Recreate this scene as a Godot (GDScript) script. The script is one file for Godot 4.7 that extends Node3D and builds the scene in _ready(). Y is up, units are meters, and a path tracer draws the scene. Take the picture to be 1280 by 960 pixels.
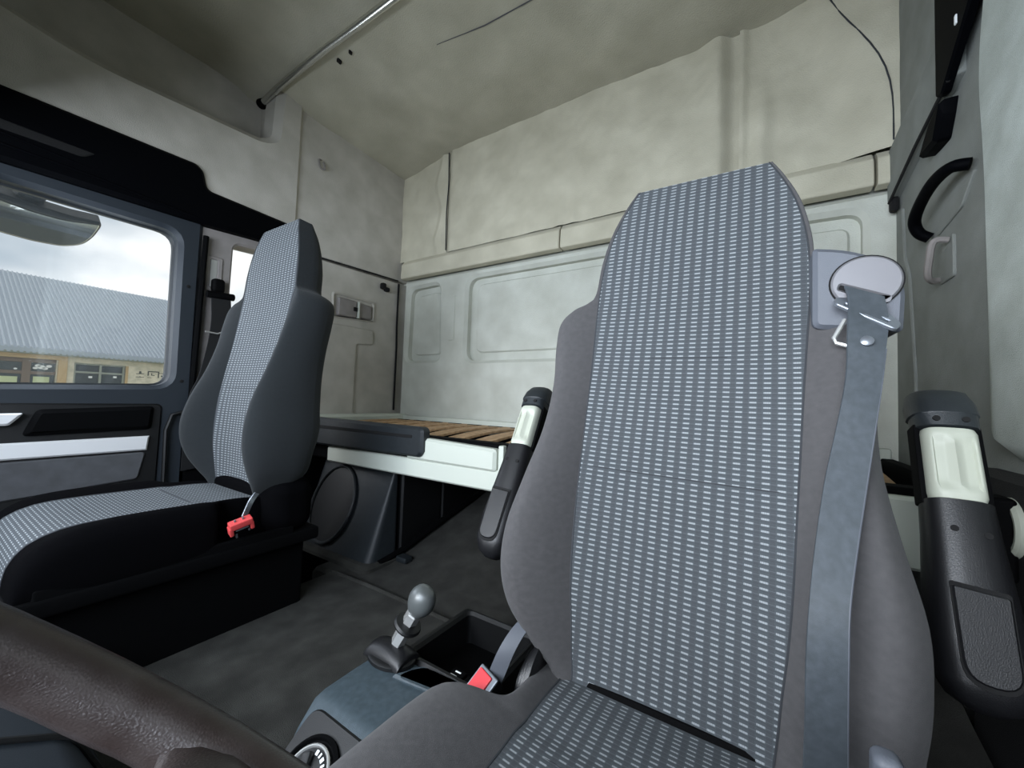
extends Node3D
# Cab of a lorry seen from the driver's side of the dashboard, looking back at the two seats, the bunk and the rear wall.
# x runs along the rear wall towards the driver's door, y up, z forward. Rear wall z = 0, passenger side x = -1.82, driver's side x = 0.37.

func _ready() -> void:
	var cam := Camera3D.new()
	cam.name = "camera"
	cam.fov = 90.0
	cam.near = 0.02
	cam.far = 400.0
	cam.transform = Transform3D(Basis(Vector3(0.8483, 0.0349, -0.5283), Vector3(-0.0065, 0.9984, 0.0555), Vector3(0.5294, -0.0436, 0.8472)).orthonormalized(), Vector3(0, 1.0, 1.6))
	add_child(cam)
	cam.current = true
	var env := Environment.new()
	env.background_mode = Environment.BG_SKY
	env.sky = Sky.new()
	env.sky.sky_material = cloudy_sky()
	env.background_energy_multiplier = 0.92
	env.tonemap_mode = Environment.TONE_MAPPER_LINEAR
	env.tonemap_exposure = 1.38
	env.sdfgi_enabled = true
	env.ssao_enabled = true
	env.ssil_enabled = true
	var we := WorldEnvironment.new()
	we.name = "environment"
	we.environment = env
	add_child(we)
	var sun := DirectionalLight3D.new()             # sun behind thin cloud, ahead of the cab
	sun.name = "hazy_sun"
	sun.light_energy = 0.8
	sun.light_color = Color(1.0, 0.98, 0.95)
	sun.light_angular_distance = 50.0
	sun.shadow_enabled = true
	sun.sky_mode = DirectionalLight3D.SKY_MODE_LIGHT_ONLY
	add_child(sun)
	sun.look_at_from_position(Vector3(-3.2, 3.0, 5.0), Vector3(-0.7, 1.0, 0.0))
	var day := AreaLight3D.new()                    # daylight through the windscreen
	day.name = "windscreen_daylight"
	day.area_size = Vector2(1.5, 0.66)
	day.light_energy = 3.3
	day.light_color = Color(0.895, 0.94, 1.0)
	day.shadow_enabled = true
	add_child(day)
	day.look_at_from_position(Vector3(-0.50, 1.30, 2.26), Vector3(-0.50, 1.22, 0.0))
	var side := AreaLight3D.new()                   # daylight through the passenger door window
	side.name = "door_window_daylight"
	side.area_size = Vector2(0.85, 0.46)
	side.light_energy = 0.7
	side.light_color = Color(0.895, 0.94, 1.0)
	side.shadow_enabled = true
	add_child(side)
	side.look_at_from_position(Vector3(-1.80, 1.29, 1.58), Vector3(0.0, 1.22, 1.0))
	make_materials()
	build_shell()
	build_doors()
	build_outside()
	build_bunk()
	build_floor_things()
	build_seats()
	build_wheel()
	build_small_things()

# ---------------------------------------------------------------- materials
var M := {}

func noise_tex(freq: float, oct: int, size: int, a: Color, b: Color, sd: int, kind := FastNoiseLite.TYPE_SIMPLEX_SMOOTH) -> NoiseTexture2D:
	var n := FastNoiseLite.new()
	n.noise_type = kind
	n.frequency = freq
	n.fractal_octaves = oct
	n.seed = sd
	var t := NoiseTexture2D.new()
	t.width = size
	t.height = size
	t.seamless = true
	t.noise = n
	t.generate_mipmaps = false
	var g := Gradient.new()
	g.set_color(0, a)
	g.set_color(1, b)
	t.color_ramp = g
	return t

func noise_normal(freq: float, size: int, strength: float, sd: int) -> NoiseTexture2D:
	var n := FastNoiseLite.new()
	n.frequency = freq
	n.fractal_octaves = 3
	n.seed = sd
	var t := NoiseTexture2D.new()
	t.width = size
	t.height = size
	t.seamless = true
	t.noise = n
	t.as_normal_map = true
	t.bump_strength = strength
	return t

func m_new(called: String, c: Color, rough: float, metal := 0.0) -> StandardMaterial3D:
	var m := StandardMaterial3D.new()
	m.resource_name = called
	m.albedo_color = c
	m.roughness = rough
	m.metallic = metal
	M[called] = m
	return m

func tri(m: StandardMaterial3D, albedo: Texture2D, normal: Texture2D, scale: float, nscale := 0.5) -> void:
	m.uv1_triplanar = true
	m.uv1_world_triplanar = true
	m.uv1_scale = Vector3(scale, scale, scale)
	if albedo: m.albedo_texture = albedo
	if normal:
		m.normal_enabled = true
		m.normal_texture = normal
		m.normal_scale = nscale

func make_materials() -> void:
	var grain := noise_normal(0.30, 512, 3.0, 3)
	var felt := noise_tex(0.006, 6, 512, Color(0.88, 0.877, 0.865), Color(1, 1, 1), 11)
	var grime := noise_tex(0.02, 4, 512, Color(0.80, 0.81, 0.80), Color(1, 1, 1), 21)
	var weave := noise_normal(0.42, 512, 4.0, 8)
	var m := m_new("rear_lining", Color(0.82, 0.80, 0.72), 0.9)
	tri(m, felt, grain, 1.3, 0.25)
	m = m_new("panel_lining", Color(0.82, 0.83, 0.79), 0.8)
	tri(m, felt, grain, 1.3, 0.25)
	m = m_new("side_lining", Color(0.745, 0.73, 0.695), 0.9)
	tri(m, felt, grain, 1.7, 0.25)
	m = m_new("roof_lining", Color(0.74, 0.725, 0.655), 0.95)
	tri(m, felt, grain, 1.1, 0.25)
	m = m_new("grey_lining", Color(0.54, 0.555, 0.54), 0.9)
	tri(m, felt, grain, 1.9, 0.35)
	m = m_new("lit_pad_lining", Color(0.74, 0.77, 0.75), 0.95)  # lighter than the wall around it: the light on the pad is in the colour
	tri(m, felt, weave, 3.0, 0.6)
	m = m_new("dark_lining", Color(0.04, 0.042, 0.05), 0.8)
	tri(m, felt, grain, 3.0, 0.4)
	m = m_new("pillar_plastic", Color(0.56, 0.54, 0.53), 0.7)
	tri(m, felt, grain, 3.0, 0.3)
	m = m_new("navy_plastic", Color(0.008, 0.011, 0.02), 0.65)
	tri(m, null, grain, 5.0, 0.2)
	m.metallic_specular = 0.15
	m = m_new("door_plastic", Color(0.115, 0.145, 0.175), 0.6)
	tri(m, null, grain, 5.0, 0.3)
	m = m_new("black_plastic", Color(0.03, 0.033, 0.039), 0.5)
	tri(m, null, grain, 6.0, 0.3)
	m = m_new("soft_black", Color(0.014, 0.015, 0.019), 0.75)
	tri(m, null, grain, 6.0, 0.3)
	m.metallic_specular = 0.2
	m = m_new("charcoal_plastic", Color(0.14, 0.16, 0.175), 0.5)
	tri(m, grime, grain, 5.0, 0.35)
	m = m_new("slate_plastic", Color(0.25, 0.30, 0.33), 0.55)
	tri(m, grime, grain, 6.0, 0.35)
	m = m_new("armrest_plastic", Color(0.065, 0.066, 0.075), 0.42)
	tri(m, null, grain, 5.0, 0.2)
	m = m_new("sleeve_plastic", Color(0.67, 0.685, 0.63), 0.5)
	m = m_new("silver_trim", Color(0.90, 0.90, 0.90), 0.35, 0.0)
	m = m_new("warm_grey_panel", Color(0.34, 0.345, 0.36), 0.9)
	tri(m, felt, grain, 5.0, 0.4)
	m = m_new("bunk_white", Color(0.78, 0.80, 0.755), 0.5)
	m.albedo_texture = null
	m = m_new("wood", Color(0.80, 0.66, 0.50), 0.65)
	tri(m, noise_tex(0.03, 4, 256, Color(0.75, 0.72, 0.68), Color(1, 1, 1), 5), null, 5.0)
	m = m_new("carpet", Color(0.21, 0.21, 0.195), 1.0)
	tri(m, noise_tex(0.008, 7, 512, Color(0.62, 0.61, 0.59), Color(1, 1, 1), 31), weave, 2.6, 0.6)
	m = m_new("shaded_cloth", Color(0.095, 0.115, 0.125), 0.95)  # seat cloth with the shade on the passenger seat put into a darker colour
	tri(m, noise_tex(0.05, 4, 256, Color(0.86, 0.86, 0.87), Color(1, 1, 1), 41), weave, 7.0, 0.55)
	m.rim_enabled = true
	m.rim = 0.3
	m = m_new("deep_shade_cloth", Color(0.03, 0.03, 0.036), 1.0)  # same cloth darkened further, shade low on the passenger seat painted in
	tri(m, null, weave, 7.0, 0.5)
	m.metallic_specular = 0.1
	m = m_new("lit_cloth", Color(0.305, 0.30, 0.302), 0.95)  # driver seat copy of the cloth, stronger front light put into the colour
	tri(m, noise_tex(0.05, 4, 256, Color(0.86, 0.86, 0.87), Color(1, 1, 1), 43), weave, 7.0, 0.55)
	m.rim_enabled = true
	m.rim = 0.3
	m = m_new("dash_cloth", Color(1, 1, 1), 0.95)
	m.albedo_texture = dash_cloth()
	m.texture_filter = BaseMaterial3D.TEXTURE_FILTER_LINEAR
	m = m_new("seam_thread", Color(0.20, 0.21, 0.225), 0.9)
	m = m_new("leather", Color(0.265, 0.24, 0.235), 0.33)
	tri(m, noise_tex(0.012, 5, 512, Color(0.72, 0.66, 0.64), Color(1, 1, 1), 51), noise_normal(0.20, 512, 3.0, 52), 6.0, 0.25)
	m = m_new("belt_web", Color(0.29, 0.315, 0.34), 0.6)
	tri(m, grime, grain, 8.0, 0.2)
	m = m_new("belt_black", Color(0.03, 0.034, 0.045), 0.7)
	m = m_new("guide_grey", Color(0.34, 0.355, 0.385), 0.5)
	tri(m, null, grain, 6.0, 0.2)
	m = m_new("oval_silver", Color(0.44, 0.437, 0.45), 0.4, 0.2)
	m = m_new("metal_grey", Color(0.55, 0.57, 0.60), 0.35, 0.7)
	m = m_new("chrome", Color(0.85, 0.85, 0.84), 0.18, 0.7)
	m = m_new("rod_metal", Color(0.82, 0.82, 0.79), 0.25, 0.9)
	m = m_new("knob_grey", Color(0.36, 0.375, 0.375), 0.35, 0.2)
	m = m_new("red", Color(0.86, 0.22, 0.25), 0.45)
	m = m_new("red_worn", Color(0.80, 0.27, 0.27), 0.6)
	m = m_new("print_white", Color(0.92, 0.93, 0.93), 0.5)
	m = m_new("shade_dark", Color(0.02, 0.02, 0.023), 0.9)
	m = m_new("mirror_face", Color(0.90, 0.91, 0.88), 0.04, 1.0)
	m = m_new("mirror_rim", Color(0.16, 0.07, 0.07), 0.4)
	m = m_new("glass", Color(0.88, 0.92, 0.92, 0.02), 0.02)
	m.transparency = BaseMaterial3D.TRANSPARENCY_ALPHA
	m = m_new("lens_clear", Color(0.62, 0.62, 0.60), 0.3)
	m = m_new("roof_sheet", Color(0.58, 0.62, 0.66), 0.55, 0.1)
	m = m_new("render_wall", Color(0.86, 0.83, 0.75), 0.95)
	tri(m, grime, null, 0.4)
	m = m_new("tan_frame", Color(0.70, 0.60, 0.44), 0.8)
	m = m_new("grey_frame", Color(0.55, 0.57, 0.53), 0.7)
	m = m_new("brown_frame", Color(0.42, 0.36, 0.31), 0.8)
	m = m_new("shop_glass", Color(0.12, 0.16, 0.15), 0.08, 0.1)
	m = m_new("paper_green", Color(0.72, 0.76, 0.60), 0.9)
	m = m_new("letter_grey", Color(0.30, 0.31, 0.30), 0.9)
	m = m_new("asphalt", Color(0.84, 0.83, 0.74), 0.95)
	tri(m, grime, null, 0.3)

func dash_cloth() -> ImageTexture:           # one repeat: 31.8 mm by 7 mm, two columns of woven dashes joined by a faint thread
	var w := 128
	var h := 32
	var im := Image.create(w, h * 8, false, Image.FORMAT_RGB8)
	var r := RandomNumberGenerator.new()
	r.seed = 7
	for y in h * 8:
		for x in w:
			var lx := x % 64
			var ly := y % h
			var c := Color(0.25, 0.265, 0.28)
			if lx > 8 and lx < 52: c = Color(0.265, 0.285, 0.30)
			if lx > 14 and lx < 48 and ly > 8 and ly < 19:
				c = Color(0.56, 0.58, 0.59)
				if lx % 9 < 2: c = c.darkened(0.15)
			elif ly > 12 and ly < 16: c = c.lightened(0.10)
			elif ly > 24 and ly < 28: c = c.darkened(0.10)
			var k := r.randf_range(0.92, 1.08)
			im.set_pixel(x, y, Color(c.r * k, c.g * k, c.b * k))
	return ImageTexture.create_from_image(im)

func cloudy_sky() -> PanoramaSkyMaterial:
	var w := 1024
	var h := 512
	var big := FastNoiseLite.new()
	big.seed = 14
	big.frequency = 1.0
	big.fractal_octaves = 6
	big.fractal_gain = 0.55
	var im := Image.create(w, h, false, Image.FORMAT_RGBF)
	for y in h:
		var el := (0.5 - (y + 0.5) / h) * PI
		for x in w:
			var az := (x + 0.5) / w * TAU
			var d := Vector3(cos(el) * cos(az), sin(el), cos(el) * sin(az))
			var p := Vector3(d.x, 0.0, d.z) * (1.0 / (maxf(d.y, 0.0) + 0.35)) + Vector3(0, d.y, 0)
			var n := big.get_noise_3dv(p * 1.5) * 0.5 + 0.5
			var t := smoothstep(0.25, 0.72, n)
			var c := Color(0.40, 0.475, 0.545).lerp(Color(0.93, 0.96, 0.97), t)
			im.set_pixel(x, y, c)
	var s := PanoramaSkyMaterial.new()
	s.panorama = ImageTexture.create_from_image(im)
	return s

# ---------------------------------------------------------------- the cab shell
func zy(a: Array) -> PackedVector2Array:      # (z, y) pairs for shapes on the left wall
	var p := PackedVector2Array()
	for i in range(0, a.size(), 2): p.append(Vector2(-a[i], a[i + 1]))
	return p

func build_shell() -> void:
	var g := G.new()
	# floor: footwell, engine tunnel with a lower rear part that ramps up under the bunk
	g.box(Vector3(-0.78, -0.05, 1.15), Vector3(2.5, 0.10, 2.5), 0.005)
	struct("floor", "dark floor of the cab", g, M.carpet)
	g = G.new()
	g.prism(rounded(poly([-1.165, -0.80, -1.165, -2.2, -0.30, -2.2, -0.30, -0.80]), 0.02), on_floor(0.0), 0.425, 0.012)
	var tunnel := struct("engine_tunnel", "flat carpeted engine tunnel between the two seats", g, M.carpet)
	tunnel.name = "trim_1"
	g = G.new()
	var prof := [[0.812, 0.02], [0.812, 0.405], [0.80, 0.416], [0.66, 0.418], [0.55, 0.445], [0.02, 0.615], [0.02, 0.02]]
	var ring := []
	for x in [-1.27, -1.25, 0.34]:
		var rr := PackedVector3Array()
		for p in prof: rr.append(Vector3(x, p[1] - (0.012 if x < -1.26 else 0.0), p[0]))
		ring.append(rr)
	g.loft(ring)
	struct("trim_2", "carpeted rear floor rising towards the rear wall under the bunk", g, M.carpet, 25.0)
	g = G.new()
	g.tube([Vector3(-1.15, 0.425, 0.816), Vector3(-0.95, 0.427, 0.812), Vector3(-0.62, 0.427, 0.815)], 0.006, 8)
	part("carpet_seam", g, M.carpet, tunnel, "raised seam across the carpet")
	g = G.new()
	g.tube([Vector3(-1.075, 0.43, 0.70), Vector3(-1.065, 0.45, 0.60), Vector3(-1.05, 0.51, 0.42), Vector3(-1.04, 0.565, 0.22), Vector3(-1.04, 0.615, 0.04)], 0.011, 8)
	part("carpet_edge", g, M.soft_black, tunnel)

	# rear wall: moulded lower panel with sunken fields, ledge, padded upper lining
	g = G.new()
	g.prism(rect(-2.05, -0.1, 0.46, 2.5), on_rear(-0.12), 0.075)
	var rear := struct("wall_rear", "beige rear wall of the cab", g, M.panel_lining)
	g = G.new()
	var f1 := rounded(poly([-1.755, 1.215, -1.49, 1.215, -1.512, 1.652, -1.745, 1.645]), 0.045)
	var f2 := rounded(poly([-1.305, 1.205, -0.14, 1.205, -0.14, 1.652, -1.305, 1.652]), 0.06)
	var f3 := rounded(poly([0.045, 1.205, 0.30, 1.205, 0.30, 1.645, 0.06, 1.652]), 0.045)
	g.prism(rect(-1.795, 0.3, 0.40, 1.70), on_rear(-0.045), 0.045, 0.016, [f1, f2, f3])
	part("moulded_panel", g, M.panel_lining, rear)
	g = G.new()
	g.prism(rounded(poly([-1.715, 1.25, -1.51, 1.25, -1.53, 1.615, -1.705, 1.605]), 0.03), on_rear(-0.044), 0.012, 0.006)
	g.prism(rounded(poly([-1.255, 1.25, -0.19, 1.25, -0.19, 1.62, -1.255, 1.62]), 0.04), on_rear(-0.044), 0.014, 0.006)
	g.prism(rounded(poly([0.075, 1.25, 0.27, 1.25, 0.27, 1.61, 0.085, 1.615]), 0.03), on_rear(-0.044), 0.012, 0.006)
	part("sunken_field", g, M.panel_lining, rear)
	g = G.new()
	g.prism(rounded(poly([-1.425, 1.32, -1.385, 1.32, -1.385, 1.57, -1.425, 1.57]), 0.008), on_rear(-0.001), 0.006, 0.003)
	part("raised_strip", g, M.panel_lining, rear)
	# ledge in three lengths
	for e in [[-1.79, -0.753], [-0.745, 0.319], [0.327, 0.372]]:
		g = G.new()
		g.prism(rounded(poly([-0.01, 1.705, 0.032, 1.706, 0.037, 1.715, 0.033, 1.79, 0.012, 1.818, -0.01, 1.82]), 0.004), Transform3D(Vector3(0, 0, 1), Vector3(0, 1, 0), Vector3(1, 0, 0), Vector3(e[0], 0, 0)), e[1] - e[0], 0.003)
		part("ledge", g, M.rear_lining, rear, "", 25.0)
	# padded lining: wrinkled relief
	var nz := FastNoiseLite.new()
	nz.seed = 5
	nz.frequency = 3.2
	nz.fractal_octaves = 3
	var field := func(x0: float, x1: float, nx: int, ny: int, depth: Callable) -> G:
		var q := G.new()
		var rows := []
		for i in ny + 1:
			var row := PackedVector3Array()
			var y := lerpf(1.812, 2.45, float(i) / ny)
			for j in nx + 1:
				var x := lerpf(x0, x1, float(j) / nx)
				row.append(Vector3(x, y, depth.call(x, y) + nz.get_noise_2d(x * 2.0, y * 2.0) * 0.006))
			rows.append(row)
		q.face(q.grid(rows), Vector3(0, 0, 1))
		return q
	var d1 := func(x: float, y: float) -> float: return 0.006 + 0.01 * smoothstep(-1.72, -1.80, x) + 0.012 * exp(-pow((x + 1.52 - 0.02 * sin(y * 19.0)) / 0.018, 2.0))
	part("corner_lining", field.call(-1.84, -1.462, 40, 50, d1), M.rear_lining, rear)
	var d2 := func(x: float, y: float) -> float:
		var z := 0.026 - 0.02 * smoothstep(-1.425, -1.458, x)
		z += 0.006 * exp(-pow((x + 0.76) / 0.02, 2.0)) * smoothstep(2.0, 1.85, y) + 0.006 * exp(-pow((x + 0.69) / 0.02, 2.0)) * smoothstep(2.0, 1.85, y)
		z += 0.026 * smoothstep(-0.20, -0.11, x) * smoothstep(1.95, 2.25, y)
		z -= 0.04 * smoothstep(-0.115, -0.06, x)
		return z
	part("padded_lining", field.call(-1.458, -0.035, 130, 60, d2), M.rear_lining, rear)
	var d3 := func(x: float, y: float) -> float:
		var e := (x - 0.02) / 0.035
		var arc := 0.36 - 0.16 * pow(smoothstep(1.85, 2.42, y), 2.0)
		return 0.010 + 0.022 * exp(-e * e) * smoothstep(2.25, 2.0, y) + 0.018 * exp(-pow((x + 0.04) / 0.02, 2.0)) + 0.035 * smoothstep(arc - 0.16, arc, x)
	part("side_padding", field.call(-0.045, 0.40, 60, 50, d3), M.rear_lining, rear)
	g = G.new()
	var line := []
	for i in 13:
		var y := lerpf(1.83, 2.40, i / 12.0)
		var arc := 0.36 - 0.16 * pow(smoothstep(1.85, 2.42, y), 2.0)
		line.append(Vector3(arc, y, 0.046))
	g.tube(line, 0.0022, 6)
	g.tube([Vector3(-1.459, 1.83, 0.016), Vector3(-1.463, 2.05, 0.018), Vector3(-1.457, 2.2, 0.016), Vector3(-1.462, 2.39, 0.018)], 0.003, 6)
	part("seam", g, M.seam_thread, rear)

	# passenger side wall
	g = G.new()
	g.prism(zy([-0.1, -0.1, 0.62, -0.1, 0.62, 1.668, -0.1, 1.695]), on_left(-1.90), 0.075, 0.006)
	var left := struct("wall_left", "beige side wall beside the bunk on the passenger side", g, M.side_lining)
	g = G.new()
	g.prism(zy([-0.1, 1.705, 0.625, 1.675, 0.655, 1.75, 0.66, 2.5, -0.1, 2.5]), on_left(-1.90), 0.078, 0.006)
	part("upper_panel", g, M.side_lining, left)
	g = G.new()
	g.prism(rounded(zy([0.615, 0.80, 0.295, 0.80, 0.295, 1.275, 0.19, 1.285, 0.19, 1.37, 0.46, 1.365, 0.46, 1.40, 0.615, 1.40]), 0.012), on_left(-1.827), 0.012, 0.006)
	part("raised_field", g, M.side_lining, left)
	# lip of the tray over the door, with the post at its rear end
	g = G.new()
	g.prism(rounded(zy([0.635, 1.70, 2.3, 1.76, 2.3, 2.20, 1.75, 2.14, 1.341, 2.062, 0.82, 2.108, 0.772, 2.14, 0.766, 2.30, 0.755, 2.46, 0.635, 2.46]), [0.0, 0.0, 0.0, 0.1, 0.1, 0.025, 0.025, 0.02, 0.0, 0.0]), on_left(-1.92), 0.115, 0.028)
	part("tray_lip", g, M.side_lining, left)
	g = G.new()
	g.box(Vector3(-2.03, 2.22, 1.5), Vector3(0.06, 0.60, 1.75), 0.01)
	g.box(Vector3(-1.93, 1.96, 1.5), Vector3(0.20, 0.06, 1.72), 0.01)
	g.box(Vector3(-1.95, 2.2, 0.70), Vector3(0.10, 0.55, 0.10), 0.01)
	part("tray_back", g, M.side_lining, left)
	# pillar with the small rear side window
	g = G.new()
	g.prism(zy([0.60, 0.78, 1.03, 0.78, 1.03, 1.80, 0.60, 1.80]), on_left(-1.92), 0.09, 0.008, [rounded(zy([0.70, 1.24, 0.893, 1.24, 0.889, 1.612, 0.70, 1.625]), 0.03)])
	part("pillar_panel", g, M.pillar_plastic, left)
	g = G.new()
	g.prism(zy([0.0, 0.0, 1.03, 0.0, 1.03, 0.90, 0.62, 0.90, 0.62, 0.74, 0.0, 0.74]), on_left(-1.92), 0.105, 0.008)
	part("kick_panel", g, M.soft_black, left, "black lower side panel")
	g = G.new()
	g.box(Vector3(-1.905, 1.43, 0.795), Vector3(0.005, 0.44, 0.26), 0.001)
	struct("window_2", "small rear side window behind the passenger seat", g, M.glass)
	g = G.new()
	g.prism(rounded(zy([0.60, 1.668, 0.99, 1.640, 2.3, 1.60, 2.3, 1.84, 1.49, 1.838, 1.042, 1.858, 1.020, 1.84, 1.004, 1.775, 0.60, 1.768]), [0.0, 0.0, 0.0, 0.0, 0.0, 0.012, 0.012, 0.02, 0.0]), on_left(-1.85), 0.065, 0.012)
	var head := part("header", g, M.navy_plastic, left, "glossy dark navy header above the door")
	g = G.new()
	g.prism(rounded(zy([1.33, 1.715, 1.30, 1.742, 1.75, 1.735, 1.75, 1.70]), 0.012), on_left(-1.79), 0.008, 0.004)
	part("grab_recess", g, M.shade_dark, head)
	g = G.new()
	g.tube([Vector3(-1.787, 1.652, 1.03), Vector3(-1.784, 1.668, 1.3), Vector3(-1.784, 1.672, 1.8)], 0.004, 6)
	g.tube([Vector3(-1.787, 1.69, 1.31), Vector3(-1.784, 1.702, 1.5), Vector3(-1.784, 1.712, 1.8)], 0.003, 6)
	part("moulding_line", g, M.navy_plastic, head)

	# roof
	g = G.new()
	var rows := []
	var nr := FastNoiseLite.new()
	nr.seed = 9
	nr.frequency = 1.4
	for i in 61:
		var row := PackedVector3Array()
		var z := lerpf(-0.05, 2.4, i / 60.0)
		for j in 61:
			var x := lerpf(-2.08, 0.46, j / 60.0)
			var y := 2.392 + nr.get_noise_2d(x, z) * 0.014
			y -= 0.055 * smoothstep(-1.45, -1.85, x) * smoothstep(0.95, 0.55, z)
			y -= 0.05 * smoothstep(0.16, 0.38, x)
			y -= 0.012 * exp(-pow((z - 0.80) / 0.03, 2.0))
			row.append(Vector3(x, y, z))
		rows.append(row)
	g.face(g.grid(rows), Vector3(0, -1, 0))
	g.box(Vector3(-0.81, 2.52, 1.17), Vector3(2.6, 0.10, 2.5), 0.01)
	var roof := struct("ceiling", "stained grey-beige roof lining", g, M.roof_lining)
	g = G.new()
	g.tube([Vector3(-1.06, 2.389, 0.55), Vector3(-0.85, 2.387, 0.52), Vector3(-0.6, 2.388, 0.51), Vector3(-0.2, 2.388, 0.50)], [0.001, 0.002, 0.002, 0.002], 6)
	part("crease", g, M.warm_grey_panel, roof)

	# driver's side wall
	g = G.new()
	g.prism(poly([-0.1, -0.1, 2.35, -0.1, 2.35, 2.5, -0.1, 2.5]), on_right(0.45), 0.075, 0.0, [rect(1.62, 0.98, 2.1, 1.62, 0.05)])
	var right := struct("wall_right", "grey side wall on the driver's side", g, M.grey_lining)
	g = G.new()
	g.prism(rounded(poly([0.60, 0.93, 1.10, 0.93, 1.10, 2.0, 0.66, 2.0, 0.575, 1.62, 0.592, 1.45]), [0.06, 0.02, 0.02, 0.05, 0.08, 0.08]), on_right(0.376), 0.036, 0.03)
	part("pillar_pad", g, M.lit_pad_lining, right, "textured pillar pad, lit look put into its colour", 60.0)
	g = G.new()
	g.prism(rounded(poly([0.50, 0.10, 1.9, 0.10, 1.9, 0.90, 0.52, 0.91]), 0.03), on_right(0.376), 0.025, 0.012)
	part("lower_panel", g, M.dark_lining, right)
	g = G.new()
	g.prism(rounded(poly([0.0, 1.645, 0.25, 1.69, 0.46, 1.72, 0.46, 1.87, 0.0, 1.81]), 0.006), on_right(0.376), 0.022, 0.008)
	part("side_rail", g, M.grey_lining, right)
	g = G.new()
	g.tube([Vector3(0.352, 1.641, 0.03), Vector3(0.352, 1.688, 0.25), Vector3(0.352, 1.716, 0.45)], 0.004, 6)
	part("rail_groove", g, M.shade_dark, right)
	g = G.new()
	g.tube([Vector3(0.374, 1.60, 0.07), Vector3(0.374, 1.45, 0.085), Vector3(0.374, 1.39, 0.12), Vector3(0.374, 1.1, 0.16), Vector3(0.374, 0.6, 0.17)], 0.005, 6)
	part("panel_edge", g, M.grey_lining, right)

	# front: dashboard wall below and header above the windscreen
	g = G.new()
	g.prism(rect(-2.05, -0.1, 0.45, 2.5), on_rear(2.30), 0.08, 0.0, [rect(-1.45, 0.95, 0.25, 1.66, 0.06)])
	var front := struct("wall_front", "front bulkhead with the windscreen opening", g, M.door_plastic)
	g = G.new()
	g.prism(rounded(poly([2.30, 0.0, 1.98, 0.0, 1.95, 0.70, 2.0, 0.86, 2.30, 0.96]), 0.03), Transform3D(Vector3(0, 0, 1), Vector3(0, 1, 0), Vector3(1, 0, 0), Vector3(-1.80, 0, 0)), 2.15, 0.01)
	part("dashboard", g, M.door_plastic, front)
	g = G.new()
	g.prism(rounded(poly([1.40, 0.42, 1.46, 0.56, 1.60, 0.64, 2.0, 0.70, 2.0, 0.30, 1.40, 0.30]), 0.02), Transform3D(Vector3(0, 0, 1), Vector3(0, 1, 0), Vector3(1, 0, 0), Vector3(-1.0, 0, 0)), 0.64, 0.02)
	part("dash_console", g, M.door_plastic, front)
	g = G.new()
	g.tube([Vector3(-0.72, 0.425, 1.399), Vector3(-0.72, 0.562, 1.459), Vector3(-0.72, 0.643, 1.60), Vector3(-0.72, 0.70, 1.95)], 0.004, 6)
	part("panel_gap", g, M.shade_dark, front)
	g = G.new()
	g.prism(rounded(poly([2.30, 1.66, 1.75, 1.66, 1.61, 1.69, 1.59, 1.74, 1.575, 2.42, 2.30, 2.42]), 0.03), Transform3D(Vector3(0, 0, 1), Vector3(0, 1, 0), Vector3(1, 0, 0), Vector3(-1.95, 0, 0)), 2.31, 0.01)
	part("shading_shelf", g, M.grey_lining, front)  # out of view, added and shaped to keep windscreen light off the tray lip
	g = G.new()
	for k in 5: g.tube([Vector3(-1.74 + 0.04 * (k % 2), 0.95, 1.80 + 0.07 * k), Vector3(-1.74 + 0.04 * (k % 2), 1.4, 1.80 + 0.07 * k), Vector3(-1.74 + 0.04 * (k % 2), 2.36, 1.80 + 0.07 * k)], 0.06, 10)
	part("shading_curtain", g, M.grey_lining, front)  # unseen folds added to block windscreen light from the passenger side wall
	g = G.new()
	g.box(Vector3(-0.72, 1.52, 2.34), Vector3(1.97, 1.07, 0.006), 0.001)
	struct("window_3", "windscreen", g, M.glass)
	g = G.new()
	g.box(Vector3(0.41, 1.30, 1.86), Vector3(0.006, 0.66, 0.50), 0.001)
	struct("window_4", "driver's door window", g, M.glass)

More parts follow.
